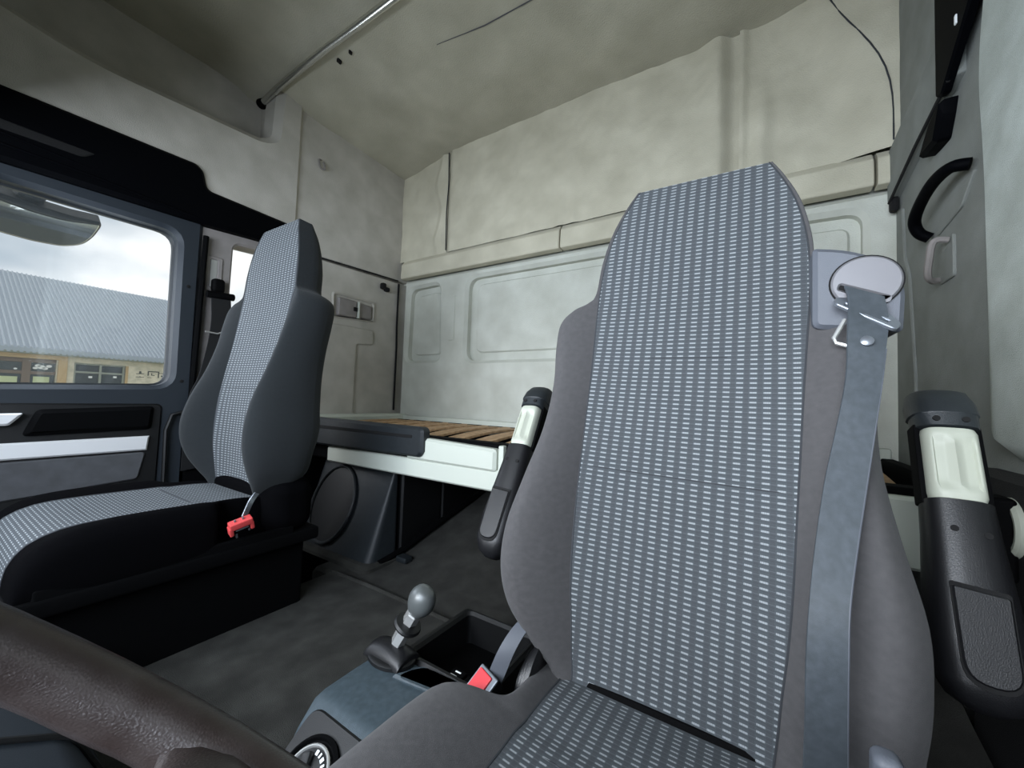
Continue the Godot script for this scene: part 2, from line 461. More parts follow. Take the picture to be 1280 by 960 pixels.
func build_doors() -> void:
	var g := G.new()
	var hole := rounded(zy([1.065, 1.012, 1.40, 0.998, 1.75, 0.985, 2.12, 0.985, 2.12, 1.575, 1.07, 1.588]), [0.05, 0.0, 0.0, 0.05, 0.05, 0.055])
	g.prism(zy([0.998, 0.2, 2.3, 0.2, 2.3, 1.80, 0.998, 1.80]), on_left(-1.90), 0.085, 0.014, [hole])
	var door := struct("door_1", "passenger door with dark frame, silver strip and grey lower panel", g, M.door_plastic)
	g = G.new()
	var lip := []
	for p in hole: lip.append(Vector3(-1.868, p.y, -p.x))
	lip.append(lip[0])
	g.tube(lip, 0.007, 6)
	part("window_seal", g, M.charcoal_plastic, door)
	g = G.new()
	g.box(Vector3(-1.872, 1.28, 1.59), Vector3(0.005, 0.64, 1.10), 0.001)
	struct("window_1", "passenger door window", g, M.glass)
	g = G.new()
	for p in [[1.035, 1.39], [1.035, 1.03]]: g.lathe([Vector2(0.006, 0), Vector2(0.006, 0.002), Vector2(0.004, 0.003)], Transform3D(Basis(Vector3(0, 1, 0), Vector3(1, 0, 0), Vector3(0, 0, 1)), Vector3(-1.815, p[1], p[0])), 10)
	part("screw_cap", g, M.shade_dark, door)
	g = G.new()
	g.tube([Vector3(-1.813, 0.96, 1.003), Vector3(-1.811, 1.2, 0.999), Vector3(-1.811, 1.60, 0.992)], 0.010, 8)
	part("door_seal", g, M.soft_black, door)
	# inner panel
	g = G.new()
	g.prism(rounded(zy([1.09, 0.30, 2.2, 0.30, 2.2, 0.938, 1.085, 0.945]), 0.02), on_left(-1.82), 0.012, 0.006)
	part("inner_panel", g, M.black_plastic, door)
	g = G.new()
	g.prism(rounded(zy([1.115, 0.856, 1.40, 0.846, 1.375, 0.925, 1.11, 0.937]), 0.014), on_left(-1.81), 0.020, 0.012)
	part("pocket_pad", g, M.soft_black, door, "black soft pad under the window")
	g = G.new()
	g.prism(zy([1.122, 0.783, 2.2, 0.772, 2.2, 0.818, 1.118, 0.832]), on_left(-1.81), 0.014, 0.005)
	part("strip", g, M.silver_trim, door, "satin silver strip")
	g = G.new()
	g.prism(rounded(zy([1.14, 0.685, 2.2, 0.60, 2.2, 0.766, 1.124, 0.776]), 0.012), on_left(-1.81), 0.010, 0.004)
	part("lower_panel", g, M.warm_grey_panel, door, "grey felt panel")
	g = G.new()
	g.prism(rounded(zy([1.425, 0.880, 1.9, 0.872, 1.9, 0.902, 1.40, 0.915, 1.41, 0.90]), 0.006), on_left(-1.80), 0.022, 0.006)
	part("inner_handle", g, M.silver_trim, door, "silver inner door handle")
	g = G.new()
	g.tube([Vector3(-1.80, 0.60, 1.07), Vector3(-1.80, 0.85, 1.075), Vector3(-1.80, 0.905, 1.06), Vector3(-1.80, 0.915, 1.03)], 0.007, 8)
	part("edge_tube", g, M.black_plastic, door)

# ---------------------------------------------------------------- outside
func build_outside() -> void:
	var g := G.new()
	g.box(Vector3(-20, -1.7, 0), Vector3(70, 0.2, 80), 0.01)
	struct("ground", "paved yard outside", g, M.asphalt).name = "floor_yard"
	var b := thing("warehouse", "long building with a grey corrugated roof and shop windows beyond the passenger window", "building", Vector3(-15, -1.6, -2))
	g = G.new()
	# front wall with two openings, and the body behind it
	var fx := Transform3D(Vector3(0, 0, -1), Vector3(0, 1, 0), Vector3(1, 0, 0), Vector3(-15.3, 0, 0))
	g.prism(zy([-14, -1.6, 10, -1.6, 10, 1.80, -14, 1.80]), fx, 0.3, 0.0, [zy([-1.80, -0.6, -0.83, -0.6, -0.83, 1.60, -1.80, 1.60]), zy([-0.53, -1.0, 3.4, -1.0, 3.4, 1.63, -0.53, 1.63])])
	g.box(Vector3(-20.0, 0.05, -2), Vector3(8.6, 3.3, 23.6), 0.01)
	g.box(Vector3(-20.3, 2.9, -2), Vector3(0.4, 3.0, 23.6), 0.01)
	part("wall", g, M.render_wall, b)
	g = G.new()
	var rows := [PackedVector3Array(), PackedVector3Array()]
	var under := [PackedVector3Array(), PackedVector3Array()]
	var z := -14.3
	var k := 0
	while z < 10.3:
		for e in [[0.0, 0.0], [0.045, 0.0], [0.055, 0.03], [0.085, 0.03]]:
			rows[0].append(Vector3(-14.75, 1.87 + e[1], z + e[0]))
			rows[1].append(Vector3(-20.2, 4.58 + e[1], z + e[0]))
		z += 0.095
	for i in 2:
		for p in rows[i]: under[i].append(p - Vector3(0, 0.12, 0))
	g.face(g.grid(rows), Vector3(0.4, 1, 0))
	g.face(g.grid(under), Vector3(-0.4, -1, 0))
	g.face(g.grid([rows[0], under[0]]), Vector3(1, 0, 0))
	part("corrugated_roof", g, M.roof_sheet, b, "grey corrugated sheet roof", 20.0)
	g = G.new()
	g.box(Vector3(-14.86, 1.79, -2), Vector3(0.12, 0.12, 24.4), 0.03)
	part("gutter", g, M.grey_frame, b)
	# shop front at left: brown frame, four panes, papers stuck on
	var w1 := Node3D.new(); w1.name = "shop_window"; b.add_child(w1)
	g = G.new()
	for e in [[-0.57, 0.06], [-0.06, 0.14], [0.80, 0.08], [1.6, 0.10], [2.5, 0.10], [3.36, 0.06]]: g.box(Vector3(-15.1, 0.3, e[0]), Vector3(0.1, 2.66, e[1]), 0.01)
	for e in [[1.58, 0.10], [1.28, 0.08], [-0.95, 0.10]]: g.box(Vector3(-15.1, e[0], 1.43), Vector3(0.09, e[1], 3.94), 0.01)
	part("frame", g, M.brown_frame, w1)
	for e in [[-0.315, 0.40], [0.38, 0.76], [1.2, 0.74], [2.05, 0.8], [2.95, 0.78]]:
		for h in [[0.16, 2.16], [1.43, 0.22]]:
			g = G.new()
			g.box(Vector3(-15.12, h[0], e[0]), Vector3(0.02, h[1], e[1]), 0.002)
			part("pane", g, M.shop_glass, w1)
	g = G.new()
	g.prism(zy([-0.44, 0.7, -0.18, 0.7, -0.18, 1.19, -0.44, 1.19]), Transform3D(fx.basis, Vector3(-15.105, 0, 0)), 0.01)
	g.prism(zy([0.06, 0.7, 0.34, 0.7, 0.34, 1.17, 0.06, 1.17]), Transform3D(fx.basis, Vector3(-15.105, 0, 0)), 0.01)
	part("paper_notice", g, M.paper_green, w1)
	for p in [[-0.30, 1.43, 0.07], [-0.36, 1.40, 0.05], [-0.24, 1.46, 0.05], [-0.20, 1.40, 0.04], [-0.42, 1.46, 0.05], [0.10, 1.36, 0.03]]:
		g = G.new()
		g.prism(ellipse(Vector2(-p[0], p[1]), p[2], p[2] * 0.7, 10), Transform3D(fx.basis, Vector3(-15.105, 0, 0)), 0.01)
		part("sticker", g, M.print_white, w1)
	var w2 := Node3D.new(); w2.name = "office_window"; b.add_child(w2)
	g = G.new()
	for e in [[-0.85, 0.04], [-1.32, 0.05], [-1.775, 0.05]]: g.box(Vector3(-15.1, 0.5, e[0]), Vector3(0.1, 2.2, e[1]), 0.01)
	for e in [[1.58, 0.04], [1.36, 0.05], [-0.57, 0.06]]: g.box(Vector3(-15.1, e[0], -1.31), Vector3(0.09, e[1], 0.96), 0.01)
	part("frame", g, M.grey_frame, w2)
	g = G.new()
	g.box(Vector3(-15.04, 0.5, -1.83), Vector3(0.1, 2.2, 0.06), 0.01)
	part("jamb", g, M.tan_frame, w2)
	for e in [[-1.085, 0.43], [-1.55, 0.41]]:
		for h in [[0.39, 1.88], [1.47, 0.18]]:
			g = G.new()
			g.box(Vector3(-15.12, h[0], e[0]), Vector3(0.02, h[1], e[1]), 0.002)
			part("pane", g, M.shop_glass, w2)
	for p in [[-1.15, 1.24], [-1.62, 1.27]]:
		g = G.new()
		g.box(Vector3(-15.105, p[1], p[0]), Vector3(0.01, 0.05, 0.07), 0.002)
		part("sticker", g, M.print_white, w2)
	g = G.new()
	g.box(Vector3(-15.0, 0.2, -0.63), Vector3(0.08, 3.2, 0.16), 0.01)
	g.box(Vector3(-15.0, 1.70, 1.4), Vector3(0.10, 0.14, 4.1), 0.01)
	part("shop_surround", g, M.tan_frame, b)
	# faded painted marks on the wall: a small emblem and worn lettering
	g = G.new()
	var wx := Transform3D(fx.basis, Vector3(-15.001, 0, 0))
	for a in [[2.02, 1.39, 2.20, 1.40, 2.20, 1.42, 2.02, 1.41], [2.08, 1.41, 2.14, 1.41, 2.13, 1.48, 2.09, 1.48], [2.02, 1.30, 2.20, 1.30, 2.20, 1.315, 2.02, 1.315], [2.09, 1.315, 2.13, 1.315, 2.11, 1.335]]: g.prism(poly(a), wx, 0.004)
	for a in [[2.27, 1.47, 2.53, 1.47, 2.53, 1.50, 2.27, 1.50], [2.27, 1.36, 2.30, 1.36, 2.30, 1.47, 2.27, 1.47], [2.35, 1.37, 2.37, 1.37, 2.37, 1.44, 2.35, 1.44], [2.37, 1.37, 2.43, 1.36, 2.43, 1.38, 2.37, 1.39], [2.50, 1.31, 2.53, 1.31, 2.53, 1.47, 2.50, 1.47], [2.53, 1.44, 2.66, 1.43, 2.66, 1.45, 2.53, 1.455], [2.27, 1.30, 2.36, 1.30, 2.36, 1.315, 2.27, 1.315], [2.57, 1.34, 2.63, 1.34, 2.63, 1.39, 2.57, 1.39]]: g.prism(poly(a), wx, 0.004)
	part("faded_sign", g, M.letter_grey, b, "small emblem and worn lettering")
	# mirror over the passenger window
	var mi := thing("kerb_mirror", "wide curved kerb mirror hanging outside above the passenger door window", "mirror", Vector3(-2.12, 1.6, 1.5))
	var mf := Transform3D(Basis(Vector3(0, 0, -1), Vector3(0.66, 0.75, 0).normalized(), Vector3(0.75, -0.66, 0).normalized()), Vector3(-2.12, 1.56, 1.40))
	var face := rounded(poly([-0.30, 0.075, -0.13, 0.070, -0.055, 0.058, 0.012, 0.047, 0.084, 0.047, 0.1405, 0.060, 0.174, 0.068, 0.176, 0.052, 0.164, 0.0, 0.142, -0.042, 0.096, -0.068, 0.026, -0.074, -0.042, -0.069, -0.10, -0.062, -0.30, -0.03]), 0.02, 3)
	g = G.new()
	g.prism(face, mf * Transform3D(Basis(), Vector3(0, 0, -0.03)), 0.03, 0.004)
	part("rim", g, M.mirror_rim, mi)
	g = G.new()
	g.prism(G.inset(g._ccw(face), 0.006), mf * Transform3D(Basis(), Vector3(0, 0, -0.002)), 0.006, 0.002)
	part("mirror_glass", g, M.mirror_face, mi)
	g = G.new()
	g.prism(rounded(poly([-0.30, 0.070, -0.13, 0.066, -0.055, 0.054, 0.012, 0.043, 0.084, 0.043, 0.1405, 0.056, 0.174, 0.064, 0.170, 0.074, 0.10, 0.067, 0.03, 0.069, -0.055, 0.076, -0.30, 0.088]), 0.01, 3), mf * Transform3D(Basis(), Vector3(0, 0, -0.05)), 0.062, 0.008)
	part("housing", g, M.door_plastic, mi)
	g = G.new()
	g.box(Vector3(-2.09, 1.67, 1.395), Vector3(0.08, 0.10, 0.07), 0.02)
	g.box(Vector3(-2.0, 1.72, 1.395), Vector3(0.24, 0.06, 0.06), 0.02)
	part("bracket", g, M.door_plastic, mi)

# ---------------------------------------------------------------- bunk
func build_bunk() -> void:
	var b := thing("bunk_bed", "pale green-white bunk frame with wooden slats against the rear wall", "bunk", Vector3(-0.72, 0.62, 0.35))
	var g := G.new()
	g.box(Vector3(-0.72, 0.81, 0.655), Vector3(2.14, 0.13, 0.05), 0.008, Transform3D(), 2)
	g.box(Vector3(-0.72, 0.80, 0.06), Vector3(2.14, 0.06, 0.03), 0.004)
	g.box(Vector3(-1.79, 0.82, 0.36), Vector3(0.03, 0.10, 0.58), 0.004)
	g.box(Vector3(0.335, 0.82, 0.36), Vector3(0.03, 0.10, 0.58), 0.004)
	g.box(Vector3(-0.72, 0.775, 0.36), Vector3(2.10, 0.012, 0.58), 0.002)
	part("frame", g, M.soft_black, b)
	g = G.new()
	g.prism(rounded(poly([-1.40, 0.742, -0.56, 0.742, -0.56, 0.804, -1.40, 0.798]), 0.004), on_rear(0.672), 0.028, 0.006)
	g.prism(rounded(poly([-0.555, 0.742, 0.265, 0.742, 0.265, 0.862, -0.555, 0.862]), 0.01), on_rear(0.672), 0.026, 0.006)
	part("front_board", g, M.bunk_white, b, "white lower front board")
	g = G.new()
	g.prism(rounded(poly([-0.96, 0.80, -0.605, 0.798, -0.605, 0.862, -0.90, 0.872, -0.96, 0.88]), 0.012), on_rear(0.672), 0.036, 0.008)
	g.box(Vector3(-0.595, 0.835, 0.66), Vector3(0.018, 0.075, 0.07), 0.004)
	part("edge_tray", g, M.bunk_white, b, "raised white edge")
	g = G.new()
	g.prism(rounded(poly([-1.80, 0.800, -0.885, 0.812, -0.872, 0.83, -0.872, 0.897, -0.885, 0.906, -1.80, 0.910]), [0.0, 0.012, 0.0, 0.012, 0.012, 0.0]), on_rear(0.690), 0.034, 0.008)
	var gd := part("guard_rail", g, M.charcoal_plastic, b, "black plastic guard rail")
	g = G.new()
	g.prism(rounded(poly([-1.78, 0.868, -0.915, 0.870, -0.915, 0.880, -1.78, 0.882]), 0.004), on_rear(0.722), 0.0035, 0.001)
	part("groove", g, M.shade_dark, gd)
	g = G.new()
	g.box(Vector3(-0.72, 0.872, 0.035), Vector3(2.14, 0.05, 0.03), 0.006)
	g.box(Vector3(-0.72, 0.855, 0.062), Vector3(2.12, 0.016, 0.03), 0.004)
	g.prism(rounded(poly([-1.805, -0.68, -1.70, -0.68, -1.70, -0.02, -1.805, -0.02]), 0.01), on_floor(0.862), 0.042, 0.012)
	part("rear_rail", g, M.bunk_white, b, "white rear rail")
	g = G.new()
	g.box(Vector3(-0.72, 0.868, 0.115), Vector3(1.96, 0.018, 0.07), 0.004)
	g.box(Vector3(-0.72, 0.838, 0.61), Vector3(1.96, 0.018, 0.05), 0.004)
	part("slat_rail", g, M.wood, b)
	for i in 16:
		g = G.new()
		g.box(Vector3(-1.62 + i * 0.122, 0.877, 0.118), Vector3(0.07, 0.004, 0.022), 0.001)
		part("slat_holder", g, M.shade_dark, b)
	var slat: ArrayMesh
	for i in 16:
		if slat == null:
			g = G.new()
			var across := []
			var pts := []
			for k in 9:
				var s := k / 8.0
				pts.append(Vector3(0, 0.012 * sin(PI * s) + lerpf(0.014, -0.006, s), lerpf(-0.24, 0.24, s)))
				across.append(Vector3(0.034, 0, 0))
			g.strap(pts, across, 0.010)
			slat = g.mesh(30.0)
			slat.surface_set_material(0, M.wood)
		var o := MeshInstance3D.new()
		o.name = "slat"
		o.mesh = slat
		b.add_child(o, true)
		o.position = Vector3(-1.62 + i * 0.122, 0.858, 0.36) - b.position

# ---------------------------------------------------------------- things on the floor
func build_floor_things() -> void:
	var g := G.new()
	# speaker-like storage box under the bunk
	var bx := thing("storage_bin", "dark plastic bin with an oval dished lid under the left end of the bunk", "bin", Vector3(-1.25, 0.42, 0.6))
	var rings := []
	for e in [[0.416, 0.0, 0.745], [0.43, 0.0, 0.742], [0.725, 0.0, 0.641], [0.733, 0.01, 0.633]]:
		var y: float = e[0]
		var s: float = (y - 0.43) / 0.3
		var r := rounded(poly([-1.52 + e[1], 0.62, -1.07 - 0.01 * s, 0.62, -1.08 - e[1], e[2], -1.50 - 0.0 * s, e[2]]), [0.01, 0.02, 0.035, 0.03], 5)
		var rr := PackedVector3Array()
		for p in r: rr.append(Vector3(p.x, y, p.y))
		rings.append(rr)
	g.loft(rings)
	part("body", g, M.charcoal_plastic, bx, "", 30.0)
	var nrm := Vector3(0, 0.33, 0.944).normalized()
	var bf := Transform3D(Basis(Vector3(1, 0, 0), nrm.cross(Vector3(1, 0, 0)).normalized(), nrm), Vector3(-1.355, 0.585, 0.692))
	g = G.new()
	g.prism(ellipse(Vector2(0, 0), 0.125, 0.148, 36), bf, 0.012, 0.004, [ellipse(Vector2(0.0, 0), 0.112, 0.136, 36)])
	part("lid_rim", g, M.charcoal_plastic, bx)
	g = G.new()
	g.prism(ellipse(Vector2(0, 0), 0.113, 0.137, 36), bf, 0.004, 0.001)
	part("lid", g, M.black_plastic, bx, "dark oval lid")
	g = G.new()
	g.prism(rounded(poly([-1.53, -0.765, -1.06, -0.765, -1.06, -0.60, -1.53, -0.60]), 0.03), on_floor(0.416), 0.022, 0.01)
	part("foot_flange", g, M.carpet, bx)
	var lk := thing("locker_front", "black locker fronts running back under the bunk beside the oval-lid bin", "locker", Vector3(-1.07, 0.42, 0.35))
	for e in [[0.605, 0.395, "locker_panel"], [0.388, 0.03, "locker_panel"]]:
		g = G.new()
		g.prism(rounded(poly([e[0], 0.40, e[1], 0.40, e[1], 0.76, e[0], 0.76]), 0.006), Transform3D(Vector3(0, 0, 1), Vector3(0, 1, 0), Vector3(1, 0, 0), Vector3(-1.12, 0, 0)), 0.045, 0.006)
		part(e[2], g, M.black_plastic, lk)
	g = G.new()
	g.box(Vector3(-1.072, 0.70, 0.47), Vector3(0.012, 0.03, 0.07), 0.004)
	part("latch", g, M.charcoal_plastic, lk)
	single("floor_clip", "small worn metal clip on the carpet at the foot of the black locker", "clip", G.new() if false else _boxed(Vector3(-1.025, 0.437, 0.63), Vector3(0.05, 0.02, 0.035), 0.006), M.charcoal_plastic)

	# centre console
	var c := thing("center_console", "blue-grey plastic console with rotary control and deep tray beside the driver seat", "console", Vector3(-0.48, 0.425, 1.1))
	g = G.new()
	var left := [[1.30, 0.432], [1.272, 0.452], [1.235, 0.485], [1.207, 0.504], [1.19, 0.508], [1.13, 0.509], [1.075, 0.508], [1.06, 0.503]]
	var cr_rows := []
	for e in left:
		var row := PackedVector3Array()
		var xl: float = -0.612 + 0.028 * smoothstep(1.20, 1.30, e[0])
		for q in [[-0.0, -0.09], [0.0, -0.012], [0.006, -0.003], [0.016, 0.0], [0.10, 0.0], [0.24, -0.002], [0.27, -0.006], [0.285, -0.09]]:
			row.append(Vector3(xl + q[0], maxf(e[1] + q[1], 0.41), e[0]))
		cr_rows.append(row)
	g.face(g.grid(cr_rows), Vector3(0, 1, 0.2))
	g.fan(cr_rows[-1])
	g.fan(cr_rows[0])
	part("body", g, M.slate_plastic, c, "", 30.0)
	# dark sloping front face with the dial
	var fn := Vector3(0, 0.80, 0.60).normalized()
	var ff := Transform3D(Basis(Vector3(1, 0, 0), fn.cross(Vector3(1, 0, 0)), fn), Vector3(-0.475, 0.4675, 1.2535))
	g = G.new()
	g.prism(rounded(poly([-0.115, -0.062, 0.14, -0.062, 0.14, 0.05, -0.118, 0.052]), [0.01, 0.004, 0.004, 0.025]), ff, 0.005, 0.003)
	var fp := part("dial_panel", g, M.black_plastic, c, "dark sloping panel")
	var dx := ff * Transform3D(Basis(Vector3(1, 0, 0), Vector3(0, 0, 1), Vector3(0, -1, 0)), Vector3(-0.048, -0.016, 0.004))
	g = G.new()
	g.lathe([Vector2(0.050, 0), Vector2(0.050, 0.006), Vector2(0.045, 0.009), Vector2(0.043, 0.003), Vector2(0.041, 0.002)], dx, 36)
	part("dial_collar", g, M.soft_black, fp)
	g = G.new()
	g.lathe([Vector2(0.039, 0), Vector2(0.039, 0.008), Vector2(0.0375, 0.0095), Vector2(0.0355, 0.0095), Vector2(0.034, 0.006)], dx, 36)
	var kn := part("dial_ring", g, M.chrome, fp, "bright dial ring")
	g = G.new()
	g.lathe([Vector2(0.034, 0), Vector2(0.034, 0.007), Vector2(0.026, 0.010), Vector2(0.012, 0.010)], dx, 36)
	g.box(Vector3(0, 0.014, 0), Vector3(0.016, 0.012, 0.056), 0.004, dx * Transform3D(Basis(Vector3.UP, 0.5), Vector3()))
	part("dial", g, M.black_plastic, fp)
	g = G.new()
	for k in 5:
		var a := -0.6 + k * 0.26
		g = G.new()
		g.box(Vector3(0.029, 0.0098, 0), Vector3(0.006, 0.001, 0.003 if k % 2 else 0.005), 0.0004, dx * Transform3D(Basis(Vector3.UP, a + 1.2), Vector3()))
		part("dial_mark", g, M.print_white, fp)
	g = G.new()
	g.box(Vector3(-0.022, 0.0105, 0.012), Vector3(0.012, 0.002, 0.008), 0.001, dx)
	part("dial_mark", g, M.print_white, fp)
	# cup recess between console and seat
	g = G.new()
	g.prism(rounded(poly([-0.535, -1.115, -0.435, -1.10, -0.39, -1.055, -0.50, -1.065]), 0.012), on_floor(0.505), 0.010, 0.004, [rounded(poly([-0.515, -1.108, -0.44, -1.098, -0.41, -1.066, -0.50, -1.072]), 0.008)])
	part("cup_rim", g, M.slate_plastic, c)
	g = G.new()
	g.prism(rounded(poly([-0.516, -1.109, -0.439, -1.099, -0.409, -1.065, -0.50, -1.071]), 0.008), on_floor(0.505), 0.0045)
	part("cup_floor", g, M.shade_dark, c)
	# deep tray
	g = G.new()
	g.prism(rounded(poly([-0.578, -1.058, -0.37, -1.058, -0.37, -0.852, -0.572, -0.852]), 0.015), on_floor(0.40), 0.108, 0.006, [rounded(poly([-0.556, -1.04, -0.385, -1.04, -0.385, -0.868, -0.552, -0.868]), 0.012)])
	part("tray_wall", g, M.black_plastic, c)
	g = G.new()
	g.box(Vector3(-0.47, 0.43, 0.955), Vector3(0.18, 0.02, 0.19), 0.003)
	part("tray_floor", g, M.soft_black, c)
	for k in 2:
		g = G.new()
		var sx := -0.452 + 0.034 * k
		g.box(Vector3(sx, 0.475, 1.035 + 0.004 * k), Vector3(0.03, 0.05, 0.035), 0.003)
		var sw := part("rocker_switch", g, M.soft_black, c)
		g = G.new()
		g.box(Vector3(sx - 0.003, 0.5005, 1.041 + 0.004 * k), Vector3(0.014, 0.0012, 0.009), 0.0005)
		g.box(Vector3(sx, 0.5005, 1.027 + 0.004 * k), Vector3(0.012 if k == 0 else 0.004, 0.0012, 0.003), 0.0005)
		part("symbol", g, M.print_white, sw)
	# gear lever
	var l := thing("gear_lever", "short chrome gear lever with a grey pear-shaped knob on the console", "lever", Vector3(-0.57, 0.50, 1.085))
	g = G.new()
	rings = []
	for k in 9:
		var a := PI * k / 8.0
		var rr := PackedVector3Array()
		for j in 12:
			var t := PI * j / 11.0
			rr.append(Vector3(-0.573 - 0.046 * cos(a), 0.512 + 0.026 * sin(t) * (0.5 + 0.5 * sin(a)), 1.078 + 0.028 * cos(t)))
		rings.append(rr)
	g.loft(rings)
	part("gate_cover", g, M.armrest_plastic, l)
	g = G.new()
	g.lathe([Vector2(0.052, 0.0), Vector2(0.052, 0.006), Vector2(0.044, 0.010)], Transform3D(Basis(), Vector3(-0.573, 0.5095, 1.078)), 28, 1.0, 0.7)
	part("gate_ring", g, M.black_plastic, l)
	var foot := Vector3(-0.572, 0.520, 1.078)
	var tip := Vector3(-0.518, 0.622, 1.062)
	var dir := (tip - foot).normalized()
	var lb := Transform3D(basis_to(dir, Vector3(1, 0, 0)).scaled(Vector3(1.12, 1.12, 1.12)), foot)
	g = G.new()
	g.lathe([Vector2(0.006, -0.01), Vector2(0.006, 0.02)], lb, 8)
	part("stem", g, M.chrome, l)
	g = G.new()
	g.lathe([Vector2(0.009, 0.016), Vector2(0.012, 0.020), Vector2(0.013, 0.050), Vector2(0.012, 0.054)], lb * Transform3D(Basis(Vector3.UP, 0.4), Vector3()), 6)
	part("shaft", g, M.chrome, l, "", 20.0)
	g = G.new()
	g.lathe([Vector2(0.012, 0.050), Vector2(0.022, 0.052), Vector2(0.024, 0.056), Vector2(0.022, 0.060), Vector2(0.012, 0.062)], lb, 24)
	part("collar", g, M.black_plastic, l)
	g = G.new()
	g.lathe([Vector2(0.012, 0.060), Vector2(0.013, 0.064), Vector2(0.013, 0.078), Vector2(0.011, 0.080)], lb * Transform3D(Basis(Vector3.UP, 0.4), Vector3()), 6)
	part("neck", g, M.chrome, l, "", 20.0)
	g = G.new()
	g.lathe(cr([Vector2(0.010, 0.078), Vector2(0.017, 0.086), Vector2(0.0235, 0.100), Vector2(0.023, 0.114), Vector2(0.015, 0.126), Vector2(0.001, 0.130)], 4), lb, 24, 1.0, 0.85)
	part("knob", g, M.knob_grey, l, "grey pear-shaped knob")

func _boxed(c: Vector3, s: Vector3, r: float) -> G:
	var g := G.new()
	g.box(c, s, r)
	return g

# ---------------------------------------------------------------- seats
# local frame of a backrest: u across, v up the cushion-to-headrest line, w forward
func make_seat(called: String, label: String, at: Vector3, recline: float, lean: float, driver: bool) -> Node3D:
	var s := thing(called, label, "seat", at + Vector3(0, -0.2, 0.1))
	var a := deg_to_rad(recline)
	var up := Vector3(lean, cos(a), -sin(a)).normalized()
	var fw := Vector3(1, 0, 0).cross(up).normalized()
	var side := up.cross(fw)
	var bk := Transform3D(Basis(side, up, fw), at)
	#          v      c      W      f      p       T
	var tab := [
		[-0.08, 0.110, 0.130, 0.004, 0.000, 0.06],
		[-0.03, 0.113, 0.138, 0.008, 0.006, 0.06],
		[0.0, 0.115, 0.155, 0.015, 0.000, 0.07],
		[0.03, 0.118, 0.192, 0.034, 0.001, 0.08],
		[0.07, 0.121, 0.226, 0.058, 0.004, 0.09],
		[0.12, 0.126, 0.240, 0.074, 0.009, 0.09],
		[0.18, 0.130, 0.239, 0.078, 0.012, 0.10],
		[0.25, 0.133, 0.226, 0.066, 0.014, 0.10],
		[0.33, 0.137, 0.215, 0.044, 0.012, 0.10],
		[0.41, 0.141, 0.216, 0.032, 0.006, 0.10],
		[0.48, 0.145, 0.226, 0.026, 0.002, 0.10],
		[0.53, 0.148, 0.228, 0.020, 0.000, 0.10],
		[0.556, 0.149, 0.210, 0.012, 0.000, 0.10],
		[0.572, 0.150, 0.178, 0.004, 0.000, 0.095],
		[0.590, 0.150, 0.160, 0.001, 0.001, 0.092],
		[0.65, 0.146, 0.155, 0.000, 0.003, 0.09],
		[0.71, 0.134, 0.143, 0.000, 0.003, 0.085],
		[0.76, 0.116, 0.124, 0.000, 0.001, 0.08],
		[0.797, 0.100, 0.107, 0.000, -0.004, 0.07]]
	var shell := []
	var panel := []
	for r in tab:
		var v: float = r[0]
		var c: float = r[1]
		var W: float = r[2]
		var f: float = r[3]
		var p: float = r[4]
		var T: float = r[5]
		var d := W - c
		var wide := maxf(W, lerpf(0.205, 0.238, smoothstep(-0.03, 0.04, v))) if driver and v < 0.12 else W
		var half := [
			Vector3(c, v, p + f * 0.22 - 0.001), Vector3(c + 0.30 * d, v, p + f * 0.72), Vector3(c + 0.62 * d, v, p + f),
			Vector3(W - minf(0.014, 0.25 * d), v, p + f * 0.70 - 0.005), Vector3(W, v, p + f * 0.15 - 0.03),
			Vector3(W - 0.002, v, -T * 0.62), Vector3(W - 0.035, v, -T), Vector3(W * 0.5, v, -T - 0.006), Vector3(0, v, -T - 0.008)]
		var row := PackedVector3Array()
		for h in half: row.append(Vector3(h.x if h.x <= c else c + (h.x - c) * (wide - c) / d, h.y, h.z))
		for i in range(half.size() - 2, -1, -1): row.append(Vector3(-half[i].x, half[i].y, half[i].z))
		shell.append(row)
		var pr := PackedVector3Array()
		for k in 9:
			var u := (k / 4.0 - 1.0)
			pr.append(Vector3(u * c, v, p + f * 0.22 * pow(absf(u), 3.0)))
		panel.append(pr)
	var sh := smooth_rows(shell, 3, 5)
	var pn := smooth_rows(panel, 3, 5)
	var g := G.new()
	var w_rows := []
	var l_rows := []
	var r_rows := []
	var n: int = sh[0].size()
	var cut := 3 * 5        # bolster runs from the panel edge to the side, the back shell takes the rest
	for row in sh:
		var wr := PackedVector3Array()
		for q in row: wr.append(bk * q)
		r_rows.append(wr.slice(0, cut + 1))
		w_rows.append(wr.slice(cut, n - cut))
		l_rows.append(wr.slice(n - 1 - cut, n))
	var mid := bk * Vector3(0, 0.35, -0.04)
	for e in [[r_rows, 1.0], [l_rows, -1.0]]:
		g = G.new()
		g.face(g.grid(e[0]), fw + side * e[1])
		part("bolster", g, M.lit_cloth if driver else M.shaded_cloth, s, "", 60.0)
	g = G.new()
	g.face(g.grid(w_rows), -fw)
	g.fan(w_rows[0])
	var cap := PackedVector3Array()
	for q in sh[-1]: cap.append(bk * q)
	for q in range(pn[-1].size() - 1, -1, -1): cap.append(bk * pn[-1][q])
	var st := g.v.size()
	g.fan(cap)
	g.face(st, up)
	part("back_cover", g, M.shaded_cloth, s, "", 50.0)
	g = G.new()
	var uv := []
	var wp := []
	var run := 0.0
	for i in pn.size():
		var row: PackedVector3Array = pn[i]
		if i: run += row[row.size() / 2].distance_to(pn[i - 1][row.size() / 2])
		var wr := PackedVector3Array()
		var ur := []
		for q in row:
			wr.append(bk * q)
			ur.append(Vector2(q.x / 0.0318, -run / 0.0560))
		wp.append(wr)
		uv.append(ur)
	g.face(g.grid(wp, uv), fw)
